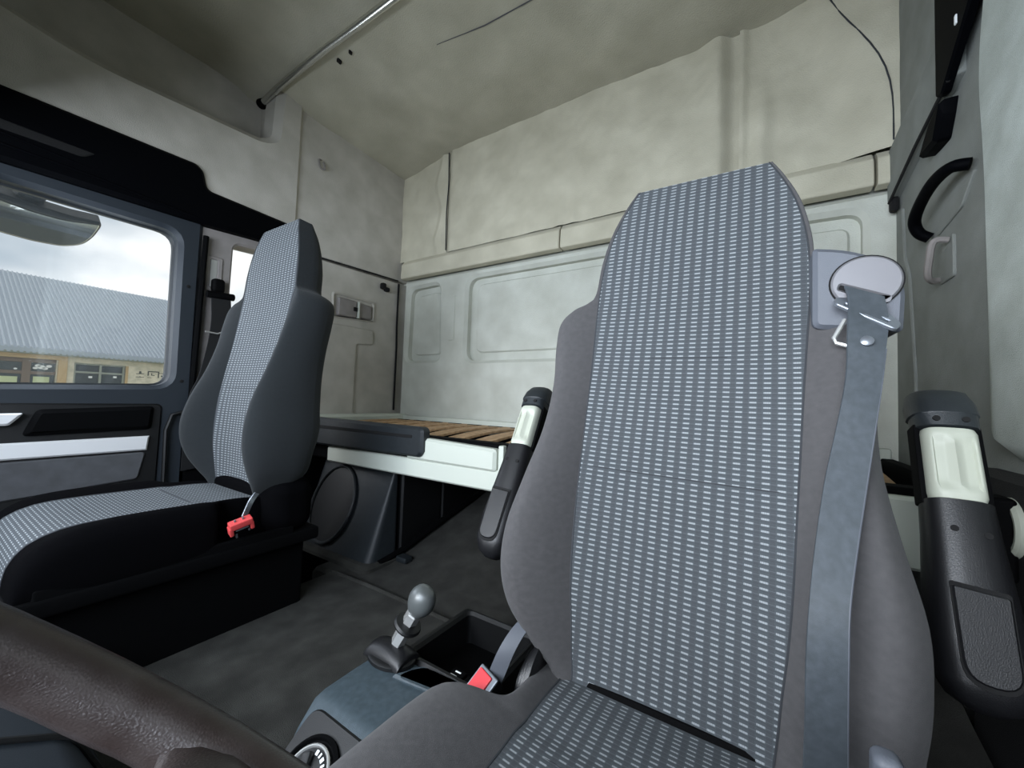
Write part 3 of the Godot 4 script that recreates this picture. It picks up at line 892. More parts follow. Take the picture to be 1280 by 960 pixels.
	var bp := part("back_panel", g, M.dash_cloth, s, "grey cloth woven with rows of pale dashes", 60.0)
	# stitched seams
	g = G.new()
	for e in [0, -1]:
		var ln := []
		for i in range(0, sh.size(), 2): ln.append(bk * (Vector3(sh[i][e].x, sh[i][e].y, sh[i][e].z + 0.0005)))
		g.tube(ln, 0.0014, 5)
	for e in [[0.465, 0.055], [0.285, 0.127]]:
		var ln := []
		for k in 7:
			var u: float = lerpf(-e[1], e[1], k / 6.0)
			ln.append(bk * Vector3(u, e[0], (0.0025 if e[0] > 0.4 else 0.0132) + 0.013 * pow(absf(u) / 0.135, 3.0) * (0.35 if e[0] > 0.4 else 0.9)))
		g.tube(ln, 0.0009, 5)
	part("seam", g, M.seam_thread, bp)

	# cushion: u across, h up, s forward
	#            s       c      W      f      h       drop
	var ct := [
		[-0.05, 0.126, 0.150, 0.004, -0.003],
		[0.0, 0.128, 0.165, 0.008, -0.004],
		[0.05, 0.129, 0.168, 0.012, 0.0],
		[0.088, 0.130, 0.170, 0.014, 0.001],
		[0.104, 0.130, 0.186, 0.016, 0.001],
		[0.116, 0.130, 0.232, 0.020, 0.002],
		[0.130, 0.131, 0.257, 0.024, 0.003],
		[0.16, 0.131, 0.264, 0.027, 0.003],
		[0.22, 0.132, 0.266, 0.028, 0.004],
		[0.29, 0.133, 0.268, 0.026, 0.004],
		[0.345, 0.134, 0.262, 0.018, 0.000],
		[0.385, 0.134, 0.250, 0.008, -0.018],
		[0.405, 0.134, 0.238, 0.002, -0.05],
		[0.410, 0.132, 0.225, 0.0, -0.09]]
	var cs := []
	var cp := []
	for r in ct:
		var sx: float = r[0]
		var c: float = r[1]
		var W: float = r[2]
		var f: float = r[3]
		var h: float = r[4]
		if not driver and W > 0.2: W = 0.20 + (W - 0.20) * 0.3
		if not driver: f *= 0.5
		var d := W - c
		var half := [Vector3(c, h + f * 0.15 - 0.001, sx), Vector3(c + 0.35 * d, h + f * 0.8, sx), Vector3(c + 0.7 * d, h + f * 0.95, sx), Vector3(W - 0.006, h + f * 0.5 - 0.012, sx),
			Vector3(W, h - 0.04, sx), Vector3(W - 0.004, minf(h - 0.06, -0.10), sx), Vector3(W - 0.03, minf(h - 0.08, -0.125), sx)]
		var row := PackedVector3Array()
		for q in half: row.append(q)
		cs.append(row)
		var pr := PackedVector3Array()
		for k in 9:
			var u := (k / 4.0 - 1.0)
			pr.append(Vector3(u * c, h + f * 0.15 * pow(absf(u), 3.0), sx))
		cp.append(pr)
	var ss := smooth_rows(cs, 3, 4)
	var sp := smooth_rows(cp, 3, 4)
	for sg in [1.0, -1.0]:
		g = G.new()
		var rr := []
		for row in ss:
			var wr := PackedVector3Array()
			for q in row: wr.append(at + Vector3(q.x * sg, q.y, q.z))
			rr.append(wr)
		g.face(g.grid(rr), Vector3(sg, 1, 0))
		part("cushion_side", g, M.lit_cloth if driver else M.deep_shade_cloth, s, "", 60.0)
	g = G.new()
	uv = []
	wp = []
	run = 0.0
	for i in sp.size():
		var row: PackedVector3Array = sp[i]
		if i: run += row[row.size() / 2].distance_to(sp[i - 1][row.size() / 2])
		var wr := PackedVector3Array()
		var ur := []
		for q in row:
			wr.append(at + q)
			ur.append(Vector2(q.x / 0.0318, run / 0.0560))
		wp.append(wr)
		uv.append(ur)
	g.face(g.grid(wp, uv), Vector3(0, 1, 0.1))
	part("cushion_panel", g, M.dash_cloth, s, "grey cloth woven with rows of pale dashes", 60.0)
	g = G.new()
	for e in [[0.135], [0.30]]:
		var ln := []
		for k in 7: ln.append(at + Vector3(lerpf(-0.13, 0.13, k / 6.0), 0.0035, e[0]))
		g.tube(ln, 0.0009, 5)
	for sg in [1.0, -1.0]:
		var ln := []
		for i in range(0, ss.size(), 2): ln.append(at + Vector3(ss[i][0].x * sg, ss[i][0].y + 0.0008, ss[i][0].z))
		g.tube(ln, 0.0014, 5)
	part("seam", g, M.seam_thread, s)
	return s

func armrest(s: Node3D, top: Vector3, bottom: Vector3, w: float, mirror: float) -> void:
	# folded up beside the backrest: black body, pale grip sleeve, cap
	var y := (top - bottom).normalized()
	var len := top.distance_to(bottom)
	var b := basis_to(y, Vector3(1, 0, 0))
	var x := Transform3D(b, bottom)
	var ringed := func(list: Array) -> G:
		var q := G.new()
		var rings := []
		for e in list:                     # height, half width, half depth, forward shift
			var r := rounded(rect(-e[1], -e[2], e[1], e[2]), minf(e[1], e[2]) * 0.85, 4)
			var rr := PackedVector3Array()
			for p in r: rr.append(x * Vector3(p.x, e[0] * len, p.y + e[3]))
			rings.append(rr)
		q.loft(rings)
		return q
	var g: G = ringed.call([[-0.115, w * 0.35, 0.010, 0.0], [-0.09, w * 0.80, 0.022, 0.0], [-0.03, w * 1.12, 0.031, 0.0], [0.10, w * 1.16, 0.033, 0.0], [0.25, w * 1.08, 0.031, 0.0], [0.42, w * 0.97, 0.029, 0.0], [0.545, w * 0.92, 0.028, 0.0], [0.55, w * 0.80, 0.023, 0.0]])
	var body := part("armrest_body", g, M.armrest_plastic, s, "black armrest folded upright", 50.0)
	g = ringed.call([[0.50, w * 0.45, 0.018, -0.018], [0.88, w * 0.45, 0.018, -0.018]])
	g.box(Vector3(-w * 0.86, 0.69 * len, -0.004), Vector3(0.006, 0.32 * len, 0.026), 0.002, x)
	g.box(Vector3(w * 0.86, 0.69 * len, -0.004), Vector3(0.006, 0.32 * len, 0.026), 0.002, x)
	part("armrest_core", g, M.soft_black, body)
	# sleeve with two finger hollows
	var rings := []
	for k in 17:
		var t := lerpf(0.55, 0.825, k / 16.0)
		var rr := PackedVector3Array()
		for j in 64:
			var aa := TAU * j / 64.0
			var px := cos(aa)
			var pz := sin(aa)
			var ex := signf(px) * pow(absf(px), 0.6) * w * 0.80
			var ez := signf(pz) * pow(absf(pz), 0.6) * 0.026
			var dent := 0.0
			if pz > 0.2:
				for q in [-0.42, 0.42]: dent += 0.005 * smoothstep(0.32, 0.20, absf(ex / (w * 0.80) - q)) * smoothstep(0.0, 0.12, minf(k / 16.0 - 0.1, 0.9 - k / 16.0))
			if k == 0 or k == 16:
				ex *= 0.93; ez *= 0.93
			rr.append(x * Vector3(ex, t * len, ez - dent))
		rings.append(rr)
	g = G.new()
	g.loft(rings)
	part("grip_sleeve", g, M.sleeve_plastic, body, "pale grey-green grip sleeve", 50.0)
	g = ringed.call([[0.825, w * 0.70, 0.022, -0.002], [0.835, w * 0.92, 0.028, -0.002], [0.885, w * 0.93, 0.028, -0.002], [0.890, w * 0.99, 0.031, -0.004], [0.95, w * 0.99, 0.031, -0.010], [1.0, w * 0.90, 0.027, -0.016], [1.02, w * 0.7, 0.02, -0.02]])
	var cp := part("armrest_cap", g, M.charcoal_plastic, s, "", 40.0)
	for e in [[-0.4, 0.86, 0.0265], [0.4, 0.86, 0.0265]]:
		g = G.new()
		g.lathe([Vector2(0.0035, -0.002), Vector2(0.0035, 0.0012)], x * Transform3D(Basis(Vector3(1, 0, 0), Vector3(0, 0, 1), Vector3(0, -1, 0)), Vector3(e[0] * w, e[1] * len, e[2] - 0.001)), 10)
		part("screw_hole", g, M.shade_dark, cp)
	for e in [[-0.35, 0.44, 0.0285], [0.45, 0.43, 0.0285]]:
		g = G.new()
		g.lathe([Vector2(0.0035, -0.002), Vector2(0.0035, 0.0012)], x * Transform3D(Basis(Vector3(1, 0, 0), Vector3(0, 0, 1), Vector3(0, -1, 0)), Vector3(e[0] * w, e[1] * len, e[2] - 0.001)), 10)
		part("screw_hole", g, M.shade_dark, body)
	# cover flap near the pivot
	g = G.new()
	g.prism(rounded(poly([-w * 0.62, 0.0, w * 0.62, -0.0, w * 0.66, 0.27 * len, -w * 0.66, 0.28 * len]), [0.02, 0.02, 0.003, 0.003]), x * Transform3D(Basis(), Vector3(0, -0.01, 0.0305)), 0.0035, 0.0015)
	part("flap", g, M.armrest_plastic, body)
	g = G.new()
	g.prism(rounded(poly([-w * 0.66, -0.004, w * 0.66, -0.004, w * 0.70, 0.27 * len + 0.004, -w * 0.70, 0.28 * len + 0.004]), [0.02, 0.02, 0.003, 0.003]), x * Transform3D(Basis(), Vector3(0, -0.01, 0.0305)), 0.0012)
	part("flap_gap", g, M.shade_dark, body)

func build_seats() -> void:
	# passenger
	var at := Vector3(-1.245, 0.725, 1.075)
	var p := make_seat("truck_seat", "passenger seat with the red buckle on its inner side, by the far door", at, 5.5, 0.0, false)
	p.set_meta("group", "cloth covered lorry seats")
	var g := G.new()
	g.box(Vector3(-1.24, 0.30, 1.22), Vector3(0.36, 0.60, 0.50), 0.01)
	part("seat_box", g, M.soft_black, p)
	g = G.new()
	g.box(Vector3(-1.235, 0.615, 1.22), Vector3(0.42, 0.035, 0.54), 0.008)
	g.box(Vector3(-1.035, 0.625, 1.24), Vector3(0.014, 0.05, 0.44), 0.005)
	part("seat_plate", g, M.soft_black, p)
	g = G.new()
	g.box(Vector3(-1.235, 0.70, 1.02), Vector3(0.42, 0.15, 0.12), 0.045, Transform3D(), 3)
	part("back_hinge", g, M.deep_shade_cloth, p)
	g = G.new()
	g.strap(cr([Vector3(-1.035, 0.75, 1.115), Vector3(-1.018, 0.735, 1.135), Vector3(-1.012, 0.705, 1.15)], 4), [Vector3(0.002, 0.003, 0.006)], 0.003)
	var bs := part("buckle_strap", g, M.metal_grey, p)
	g = G.new()
	var bb := Transform3D(Basis(Vector3(0.15, 0.25, -0.95).normalized(), Vector3(0.25, 0.93, 0.28).normalized(), Vector3(0.95, -0.28, 0.08).normalized()).orthonormalized(), Vector3(-1.005, 0.688, 1.158))
	g.box(Vector3(0, 0.008, 0), Vector3(0.046, 0.016, 0.022), 0.003, bb)
	g.box(Vector3(-0.021, -0.004, 0), Vector3(0.008, 0.02, 0.02), 0.002, bb)
	g.box(Vector3(0.020, -0.004, 0), Vector3(0.008, 0.02, 0.02), 0.002, bb)
	part("buckle", g, M.red_worn, p, "broken red buckle")
	g = G.new()
	g.box(Vector3(0, -0.006, -0.002), Vector3(0.034, 0.018, 0.012), 0.002, bb)
	part("buckle_core", g, M.soft_black, p)
	g = G.new()
	g.box(Vector3(0, -0.004, 0.006), Vector3(0.026, 0.004, 0.004), 0.001, bb)
	g.box(Vector3(-0.012, -0.020, 0.002), Vector3(0.004, 0.012, 0.004), 0.001, bb)
	g.box(Vector3(0.014, -0.014, 0.002), Vector3(0.004, 0.010, 0.004), 0.001, bb)
	g.box(Vector3(-0.01, 0.018, 0), Vector3(0.004, 0.006, 0.004), 0.001, bb)
	g.box(Vector3(0.006, 0.018, 0), Vector3(0.004, 0.006, 0.004), 0.001, bb)
	part("buckle_spring", g, M.metal_grey, p)

	# driver
	at = Vector3(-0.093, 0.622, 1.083)
	var s := make_seat("truck_seat", "driver seat in the foreground with grey belt guide and two upright armrests", at, 14.0, 0.018, true)
	s.set_meta("group", "cloth covered lorry seats")
	g = G.new()
	g.box(Vector3(-0.09, 0.24, 1.25), Vector3(0.36, 0.46, 0.40), 0.02)
	g.box(Vector3(-0.09, 0.475, 1.24), Vector3(0.42, 0.05, 0.44), 0.01)
	g.box(Vector3(-0.09, 0.56, 1.03), Vector3(0.40, 0.14, 0.12), 0.02)
	g.box(Vector3(0.235, 0.28, 1.20), Vector3(0.14, 0.54, 0.62), 0.03)
	part("seat_base", g, M.soft_black, s)
	armrest(s, Vector3(-0.376, 1.025, 0.885), Vector3(-0.370, 0.765, 1.04), 0.027, -1.0)
	armrest(s, Vector3(0.207, 1.028, 0.88), Vector3(0.200, 0.738, 0.995), 0.031, 1.0)
	# belt guide on the shoulder
	g = G.new()
	g.prism(rounded(poly([0.066, 1.106, 0.150, 1.0965, 0.1525, 1.147, 0.145, 1.168, 0.130, 1.1875, 0.100, 1.203, 0.066, 1.211]), [0.010, 0.006, 0.012, 0.012, 0.015, 0.02, 0.006], 5), on_rear(0.895), 0.09, 0.005)
	var gd := part("belt_guide", g, M.guide_grey, s, "light grey shoulder belt guide")
	g = G.new()
	var oc := Vector2(0.1165, 1.159)
	g.prism(ellipse(oc, 0.0350, 0.0328, 40), on_rear(0.983), 0.0028, 0.0)
	part("oval_gap", g, M.shade_dark, gd)
	g = G.new()
	g.prism(ellipse(oc, 0.0332, 0.0310, 40), on_rear(0.983), 0.006, 0.002, [rounded(poly([0.0905, 1.152, 0.1355, 1.133, 0.1375, 1.1375, 0.0925, 1.158]), 0.002)])
	part("oval_cover", g, M.oval_silver, gd, "silver oval cover with a belt slot")
	g = G.new()
	g.prism(poly([0.089, 1.149, 0.136, 1.131, 0.140, 1.140, 0.093, 1.160]), on_rear(0.983), 0.0034)
	part("belt_slot", g, M.shade_dark, gd)
	# recliner and its lever, and the buckle
	g = G.new()
	for e in [[0.062, 0.0, 0.0], [0.054, -0.006, 0.004], [0.045, -0.012, 0.008], [0.034, -0.018, 0.012]]:
		g.lathe([Vector2(e[0] - 0.008, 0.0), Vector2(e[0], 0.004), Vector2(e[0], 0.010), Vector2(e[0] - 0.008, 0.014)], Transform3D(Basis(Vector3(0, 0, 1), Vector3(-1, 0, 0), Vector3(0, -1, 0)), Vector3(-0.245 + e[1], 0.592, 1.085 + e[2])), 28, 1.0, 1.1)
	part("recliner_bellows", g, M.armrest_plastic, s, "ribbed black recliner cover")
	g = G.new()
	g.strap(cr([Vector3(-0.268, 0.690, 1.092), Vector3(-0.277, 0.675, 1.118), Vector3(-0.284, 0.655, 1.137), Vector3(-0.292, 0.628, 1.146), Vector3(-0.298, 0.612, 1.15)], 5), [Vector3(0.006, 0.0, -0.003), Vector3(0.008, 0, -0.004), Vector3(0.0095, 0, -0.005), Vector3(0.0105, 0, -0.005)], 0.004)
	part("recliner_lever", g, M.guide_grey, s, "light grey recliner lever")
	g = G.new()
	var kb := Transform3D(basis_to(Vector3(0.30, 0.62, -0.72), Vector3(0.9, -0.2, 0.3)), Vector3(-0.305, 0.606, 1.170))
	g.box(Vector3(0, 0, 0), Vector3(0.032, 0.064, 0.024), 0.004, kb)
	g.tube([kb * Vector3(0, -0.02, -0.006), Vector3(-0.29, 0.54, 1.15), Vector3(-0.27, 0.50, 1.13)], 0.012, 8, 0.5)
	var bk := part("buckle", g, M.black_plastic, s)
	g = G.new()
	g.box(Vector3(0, 0.0, 0.011), Vector3(0.034, 0.062, 0.005), 0.002, kb)
	part("buckle_rim", g, M.metal_grey, bk)
	g = G.new()
	g.box(Vector3(-0.002, 0.002, 0.0135), Vector3(0.024, 0.050, 0.006), 0.002, kb)
	part("release_button", g, M.red, bk, "red release button")
	g = G.new()
	g.box(Vector3(0.084, 0.735, 1.21), Vector3(0.018, 0.045, 0.02), 0.007, Transform3D(), 2)
	part("side_lever", g, M.guide_grey, s, "pale grey lever end")

	# driver's belt
	var b := thing("seat_belt", "grey seat belt hanging from the oval guide down the driver seat", "seat belt", Vector3(0.10, 0.9, 1.02))
	g = G.new()
	var pts := [Vector3(0.114, 1.146, 0.990), Vector3(0.1154, 1.1210, 1.000), Vector3(0.1104, 1.0826, 1.018), Vector3(0.1049, 1.0332, 1.032), Vector3(0.0937, 0.9794, 1.055), Vector3(0.0820, 0.9310, 1.082), Vector3(0.0692, 0.8744, 1.118), Vector3(0.0598, 0.8247, 1.148), Vector3(0.0568, 0.7804, 1.158), Vector3(0.0565, 0.7318, 1.156), Vector3(0.0569, 0.6858, 1.148)]
	var ac := [Vector3(0.0185, -0.0085, -0.002), Vector3(0.0181, -0.0136, -0.002), Vector3(0.0170, -0.0101, -0.002), Vector3(0.0153, -0.0062, -0.002), Vector3(0.0165, 0.0012, -0.002), Vector3(0.0172, 0.0024, -0.002), Vector3(0.0162, 0.0036, -0.002), Vector3(0.0148, 0.0045, -0.002), Vector3(0.0150, 0.0057, -0.002), Vector3(0.0150, 0.0068, -0.002), Vector3(0.0157, 0.0081, -0.002)]
	g.strap(cr(pts, 5), cr(ac, 5), 0.004)
	var wb := part("webbing", g, M.belt_web, b, "", 50.0)
	g = G.new()
	var edge := []
	for i in pts.size(): edge.append(pts[i] + ac[i] * 1.0 + Vector3(0, 0, 0.0012))
	g.tube(cr(edge.slice(2), 5), 0.0009, 6)
	part("edge_thread", g, M.guide_grey, wb, "pale thread along the belt edge")
	g = G.new()
	var tx := Transform3D(Basis(Vector3(0.848, -0.53, 0).normalized(), Vector3(0.37, 0.60, -0.70).normalized(), Vector3(0.38, 0.60, 0.70).normalized()).orthonormalized(), Vector3(0.1125, 1.1185, 0.998))
	g.prism(rounded(poly([-0.030, -0.010, 0.034, -0.013, 0.036, 0.002, 0.020, 0.013, -0.022, 0.014, -0.034, 0.003]), 0.005), tx, 0.004, 0.001, [rect(-0.021, -0.006, 0.024, -0.001)])
	part("tongue", g, M.metal_grey, b, "steel belt tongue")
	g = G.new()
	g.tube([Vector3(0.095, 1.112, 0.999), Vector3(0.084, 1.089, 1.004), Vector3(0.086, 1.083, 1.006), Vector3(0.097, 1.078, 1.010)], 0.0024, 6)
	part("tongue_loop", g, M.chrome, b)
	g = G.new()
	g.lathe([Vector2(0.0062, 0), Vector2(0.0062, 0.003), Vector2(0.004, 0.0045)], Transform3D(basis_to(Vector3(0, 0.35, 0.93), Vector3(1, 0, 0)), Vector3(0.1105, 1.081, 1.0205)), 16)
	part("stop_button", g, M.metal_grey, b, "round stop button")

	# passenger belt on the pillar
	b = thing("seat_belt", "black passenger seat belt hanging on the door pillar by the small rear window", "seat belt", Vector3(-1.81, 1.2, 0.94))
	g = G.new()
	g.prism(rounded(zy([0.985, 1.395, 0.925, 1.395, 0.925, 1.535, 0.985, 1.535]), 0.01), on_left(-1.832), 0.008, 0.003, [rounded(zy([0.967, 1.41, 0.943, 1.41, 0.943, 1.522, 0.967, 1.522]), 0.006)])
	part("slider_plate", g, M.pillar_plastic, b)
	g = G.new()
	g.box(Vector3(-1.827, 1.466, 0.955), Vector3(0.004, 0.11, 0.022), 0.001)
	part("slider_window", g, M.lens_clear, b)
	g = G.new()
	g.box(Vector3(-1.805, 1.415, 0.945), Vector3(0.035, 0.055, 0.042), 0.012, Transform3D(), 2)
	g.tube([Vector3(-1.79, 1.372, 0.985), Vector3(-1.785, 1.375, 0.94), Vector3(-1.79, 1.378, 0.895)], 0.014, 10)
	part("anchor", g, M.soft_black, b)
	g = G.new()
	g.strap(cr([Vector3(-1.785, 1.375, 0.94), Vector3(-1.795, 1.28, 0.93), Vector3(-1.80, 1.18, 0.935), Vector3(-1.80, 1.06, 0.955), Vector3(-1.80, 0.95, 0.985), Vector3(-1.80, 0.70, 0.99)], 5), [Vector3(0, 0.004, -0.034)], 0.004)
	g.strap(cr([Vector3(-1.80, 1.375, 0.935), Vector3(-1.815, 1.22, 0.92), Vector3(-1.82, 1.0, 0.90), Vector3(-1.82, 0.7, 0.89)], 5), [Vector3(0, 0.0, -0.03)], 0.004)
	part("webbing", g, M.belt_black, b)
	g = G.new()
	g.tube([Vector3(-1.78, 1.225, 0.985), Vector3(-1.78, 1.222, 0.945), Vector3(-1.775, 1.24, 0.915), Vector3(-1.775, 1.232, 0.885), Vector3(-1.775, 1.21, 0.86)], 0.0035, 6)
	g.tube([Vector3(-1.775, 1.24, 0.915), Vector3(-1.772, 1.215, 0.918), Vector3(-1.772, 1.205, 0.90)], 0.003, 6)
	part("wire_clip", g, M.chrome, b, "bent bright wire clip")

# ---------------------------------------------------------------- steering wheel
func build_wheel() -> void:
	var w := thing("steering_wheel", "worn brown-black leather steering wheel at the lower left corner", "steering wheel", Vector3(-0.123, 0.90, 1.63))
	var tilt := deg_to_rad(43.9)
	var n := Vector3(0, cos(tilt), -sin(tilt))
	var e1 := Vector3(1, 0, 0)
	var e2 := n.cross(e1).normalized()          # towards the dash or the driver
	if e2.z > 0: e2 = -e2
	var c := Vector3(-0.123, 0.9132, 1.6232)
	var R := 0.236
	var g := G.new()
	var rings := []
	for i in 97:
		var a := TAU * i / 96.0
		var o := e1 * cos(a) + e2 * sin(a)
		var rr := PackedVector3Array()
		for j in 16:
			var b := TAU * j / 16.0
			var rad := 0.0178 + 0.0005 * sin(a * 23.0) * sin(b * 2.0)
			if absf(b - 3.4) < 0.3: rad -= 0.0012
			rr.append(c + o * (R + cos(b) * rad) + n * sin(b) * rad)
		rings.append(rr)
	g.grid(rings, [], true)
	g.close(0)
	part("rim", g, M.leather, w, "", 60.0)
	for a in [2.13, PI - 2.13, PI + 0.6, -0.6]:
		g = G.new()
		var o: Vector3 = e1 * cos(a) + e2 * sin(a)
		var q := o.cross(n)
		rings = []
		for t in [[R + 0.002, 0.056, 0.0125, 0.004], [R - 0.010, 0.050, 0.0140, 0.004], [R - 0.03, 0.038, 0.0135, 0.009], [R - 0.06, 0.030, 0.012, 0.020], [R - 0.10, 0.027, 0.011, 0.036], [0.07, 0.03, 0.012, 0.055]]:
			var rr := PackedVector3Array()
			for j in 14:
				var b := TAU * j / 14.0
				rr.append(c + o * t[0] + q * cos(b) * t[1] + n * (sin(b) * t[2] - t[3]))
			rings.append(rr)
		g.loft(rings)
		part("spoke", g, M.leather, w, "", 60.0)
	g = G.new()
	g.lathe([Vector2(0.05, -0.10), Vector2(0.085, -0.085), Vector2(0.09, -0.05), Vector2(0.07, -0.03), Vector2(0.03, -0.025)], Transform3D(Basis(e1, n, e1.cross(n)), c), 28)
	part("hub", g, M.black_plastic, w)
	g = G.new()
	g.tube([c - n * 0.09, Vector3(-0.12, 0.76, 1.80), Vector3(-0.12, 0.68, 1.88)], 0.04, 14)
	part("column", g, M.black_plastic, w)

# ---------------------------------------------------------------- small things
func build_small_things() -> void:
	var g := G.new()
	# rod under the roof
	var r := thing("ceiling_rod", "polished metal rod running across under the roof lining", "rod", Vector3(-1.0, 2.35, 0.78))
	g = G.new()
	g.tube(cr([Vector3(-1.93, 2.338, 0.775), Vector3(-1.75, 2.348, 0.78), Vector3(-1.45, 2.356, 0.78), Vector3(-1.1, 2.358, 0.775), Vector3(0.3, 2.36, 0.77)], 6), 0.0135, 12)
	part("tube", g, M.rod_metal, r)
	g = G.new()
	g.lathe([Vector2(0.02, 0), Vector2(0.022, 0.006), Vector2(0.016, 0.03)], Transform3D(basis_to(Vector3(1, 0.05, 0), Vector3(0, 0, 1)), Vector3(-1.95, 2.337, 0.775)), 14)
	part("end_socket", g, M.soft_black, r)
	for e in [[-1.462, 0.702, 0.012], [-1.385, 0.704, 0.009]]:
		g = G.new()
		g.box(Vector3(e[0], 2.384, e[1]), Vector3(e[2], 0.016, e[2] * 1.6), 0.003)
		single("roof_plug", "larger black plug in the roof lining beside the rod, nearer the side wall" if e[0] < -1.4 else "smaller black plug in the roof lining beside the rod, farther from the side wall", "plug", g, M.shade_dark, "black plugs in the roof lining")
	# wall unit on the left wall
	var u := thing("wall_unit", "grey plastic unit with a black square switch set in the left side wall", "wall unit", Vector3(-1.81, 1.47, 0.32))
	g = G.new()
	g.prism(rounded(zy([0.445, 1.395, 0.19, 1.415, 0.19, 1.53, 0.45, 1.53]), 0.02), on_left(-1.826), 0.012, 0.005, [rounded(zy([0.435, 1.402, 0.202, 1.422, 0.202, 1.518, 0.438, 1.518]), 0.014)])
	part("bezel", g, M.side_lining, u)
	g = G.new()
	g.prism(rounded(zy([0.42, 1.41, 0.31, 1.415, 0.31, 1.505, 0.42, 1.505]), 0.008), on_left(-1.824), 0.020, 0.006)
	g.prism(rounded(zy([0.295, 1.42, 0.212, 1.425, 0.212, 1.50, 0.295, 1.503]), 0.006), on_left(-1.824), 0.014, 0.005)
	part("insert", g, M.pillar_plastic, u)
	g = G.new()
	g.box(Vector3(-1.808, 1.46, 0.303), Vector3(0.024, 0.09, 0.008), 0.002)
	part("rib", g, M.bunk_white, u)
	g = G.new()
	g.box(Vector3(-1.803, 1.46, 0.322), Vector3(0.006, 0.022, 0.022), 0.002)
	part("switch", g, M.shade_dark, u, "black square switch")
	# black stud and hook
	g = G.new()
	g.box(Vector3(-1.805, 1.634, 0.148), Vector3(0.03, 0.036, 0.028), 0.008)
	g.box(Vector3(-1.805, 1.620, 0.122), Vector3(0.028, 0.026, 0.03), 0.008)
	single("wall_stud", "small black plastic stud high in the corner above the bunk", "stud", g, M.shade_dark)
	g = G.new()
	g.tube(cr([Vector3(-1.812, 2.155, 0.552), Vector3(-1.805, 2.145, 0.566), Vector3(-1.80, 2.115, 0.565), Vector3(-1.802, 2.108, 0.55), Vector3(-1.80, 2.115, 0.536), Vector3(-1.812, 2.15, 0.54)], 5), 0.0045, 7)
	single("coat_hook", "small beige loop hook on the upper left side wall", "hook", g, M.pillar_plastic)
	# corner gap
	g = G.new()
	g.tube([Vector3(-1.815, 0.92, 0.022), Vector3(-1.815, 1.3, 0.022), Vector3(-1.812, 1.42, 0.03), Vector3(-1.812, 1.68, 0.03)], 0.006, 6)
	struct("trim_3", "dark gap in the corner of side wall and rear wall", g, M.shade_dark)
	g = G.new()
	g.tube([Vector3(-1.82, 1.700, 0.03), Vector3(-1.82, 1.685, 0.35), Vector3(-1.82, 1.672, 0.61)], 0.004, 6)
	struct("trim_4", "dark gap along the side wall", g, M.shade_dark)

	# driver's side wall fittings
	var h := thing("grab_handle", "curved black grab handle on the driver's side wall", "handle", Vector3(0.36, 1.48, 0.38))
	g = G.new()
	g.tube(cr([Vector3(0.368, 1.505, 0.49), Vector3(0.345, 1.512, 0.475), Vector3(0.335, 1.510, 0.42), Vector3(0.335, 1.497, 0.345), Vector3(0.338, 1.475, 0.295), Vector3(0.350, 1.45, 0.28), Vector3(0.369, 1.435, 0.278)], 5), 0.012, 10)
	part("grip", g, M.navy_plastic, h)
	g = G.new()
	g.prism(rounded(poly([0.31, 1.425, 0.44, 1.44, 0.50, 1.49, 0.44, 1.487, 0.34, 1.47]), 0.01), on_right(0.376), 0.006, 0.002)
	part("recess_plate", g, M.grey_lining, h)
	var k := thing("side_hook", "grey plastic coat hook on the driver's side wall under the grab handle", "hook", Vector3(0.36, 1.35, 0.36))
	g = G.new()
	g.prism(rounded(poly([0.32, 1.305, 0.40, 1.305, 0.40, 1.40, 0.32, 1.40]), 0.01), on_right(0.376), 0.006, 0.002)
	part("plate", g, M.grey_lining, k)
	g = G.new()
	g.tube(cr([Vector3(0.368, 1.39, 0.385), Vector3(0.345, 1.39, 0.385), Vector3(0.340, 1.35, 0.375), Vector3(0.342, 1.32, 0.36), Vector3(0.355, 1.312, 0.34), Vector3(0.368, 1.315, 0.33)], 5), 0.007, 8)
	part("hook", g, M.pillar_plastic, k)
	g = G.new()
	g.prism(rounded(poly([0.29, 1.632, 0.33, 1.625, 0.385, 1.62, 0.41, 1.66, 0.425, 1.695, 0.36, 1.685, 0.32, 1.66]), 0.008), on_right(0.376), 0.03, 0.008)
	single("curtain_catch", "black rubber catch on the driver's side wall above the grab handle", "catch", g, M.navy_plastic)
	g = G.new()
	g.box(Vector3(0.362, 1.632, 0.035), Vector3(0.02, 0.045, 0.03), 0.008)
	single("rubber_buffer", "small black rubber buffer where the side wall meets the rear wall", "buffer", g, M.shade_dark)
	var cu := thing("curtain_end", "dark strap-like flap hanging from the rail at the top right", "flap", Vector3(0.34, 1.8, 0.47))
	g = G.new()
	g.prism(rounded(poly([0.40, 1.71, 0.43, 1.70, 0.60, 1.82, 0.60, 2.1, 0.40, 2.1]), 0.008), on_right(0.362), 0.016, 0.004)
	part("flap", g, M.navy_plastic, cu)
	g = G.new()
	g.box(Vector3(0.345, 1.80, 0.51), Vector3(0.004, 0.02, 0.008), 0.002)
	part("label", g, M.print_white, cu)
	var o := thing("pull_ring", "pale oval ring pull on the dark panel at the right edge", "handle", Vector3(0.35, 0.83, 0.62))
	g = G.new()
	g.prism(ellipse(Vector2(0.655, 0.827), 0.042, 0.047, 28), on_right(0.352), 0.012, 0.004, [ellipse(Vector2(0.659, 0.827), 0.026, 0.032, 28)])
	part("ring", g, M.sleeve_plastic, o)
	g = G.new()
	g.prism(ellipse(Vector2(0.659, 0.827), 0.027, 0.033, 28), on_right(0.352), 0.004)
	part("well", g, M.shade_dark, o)

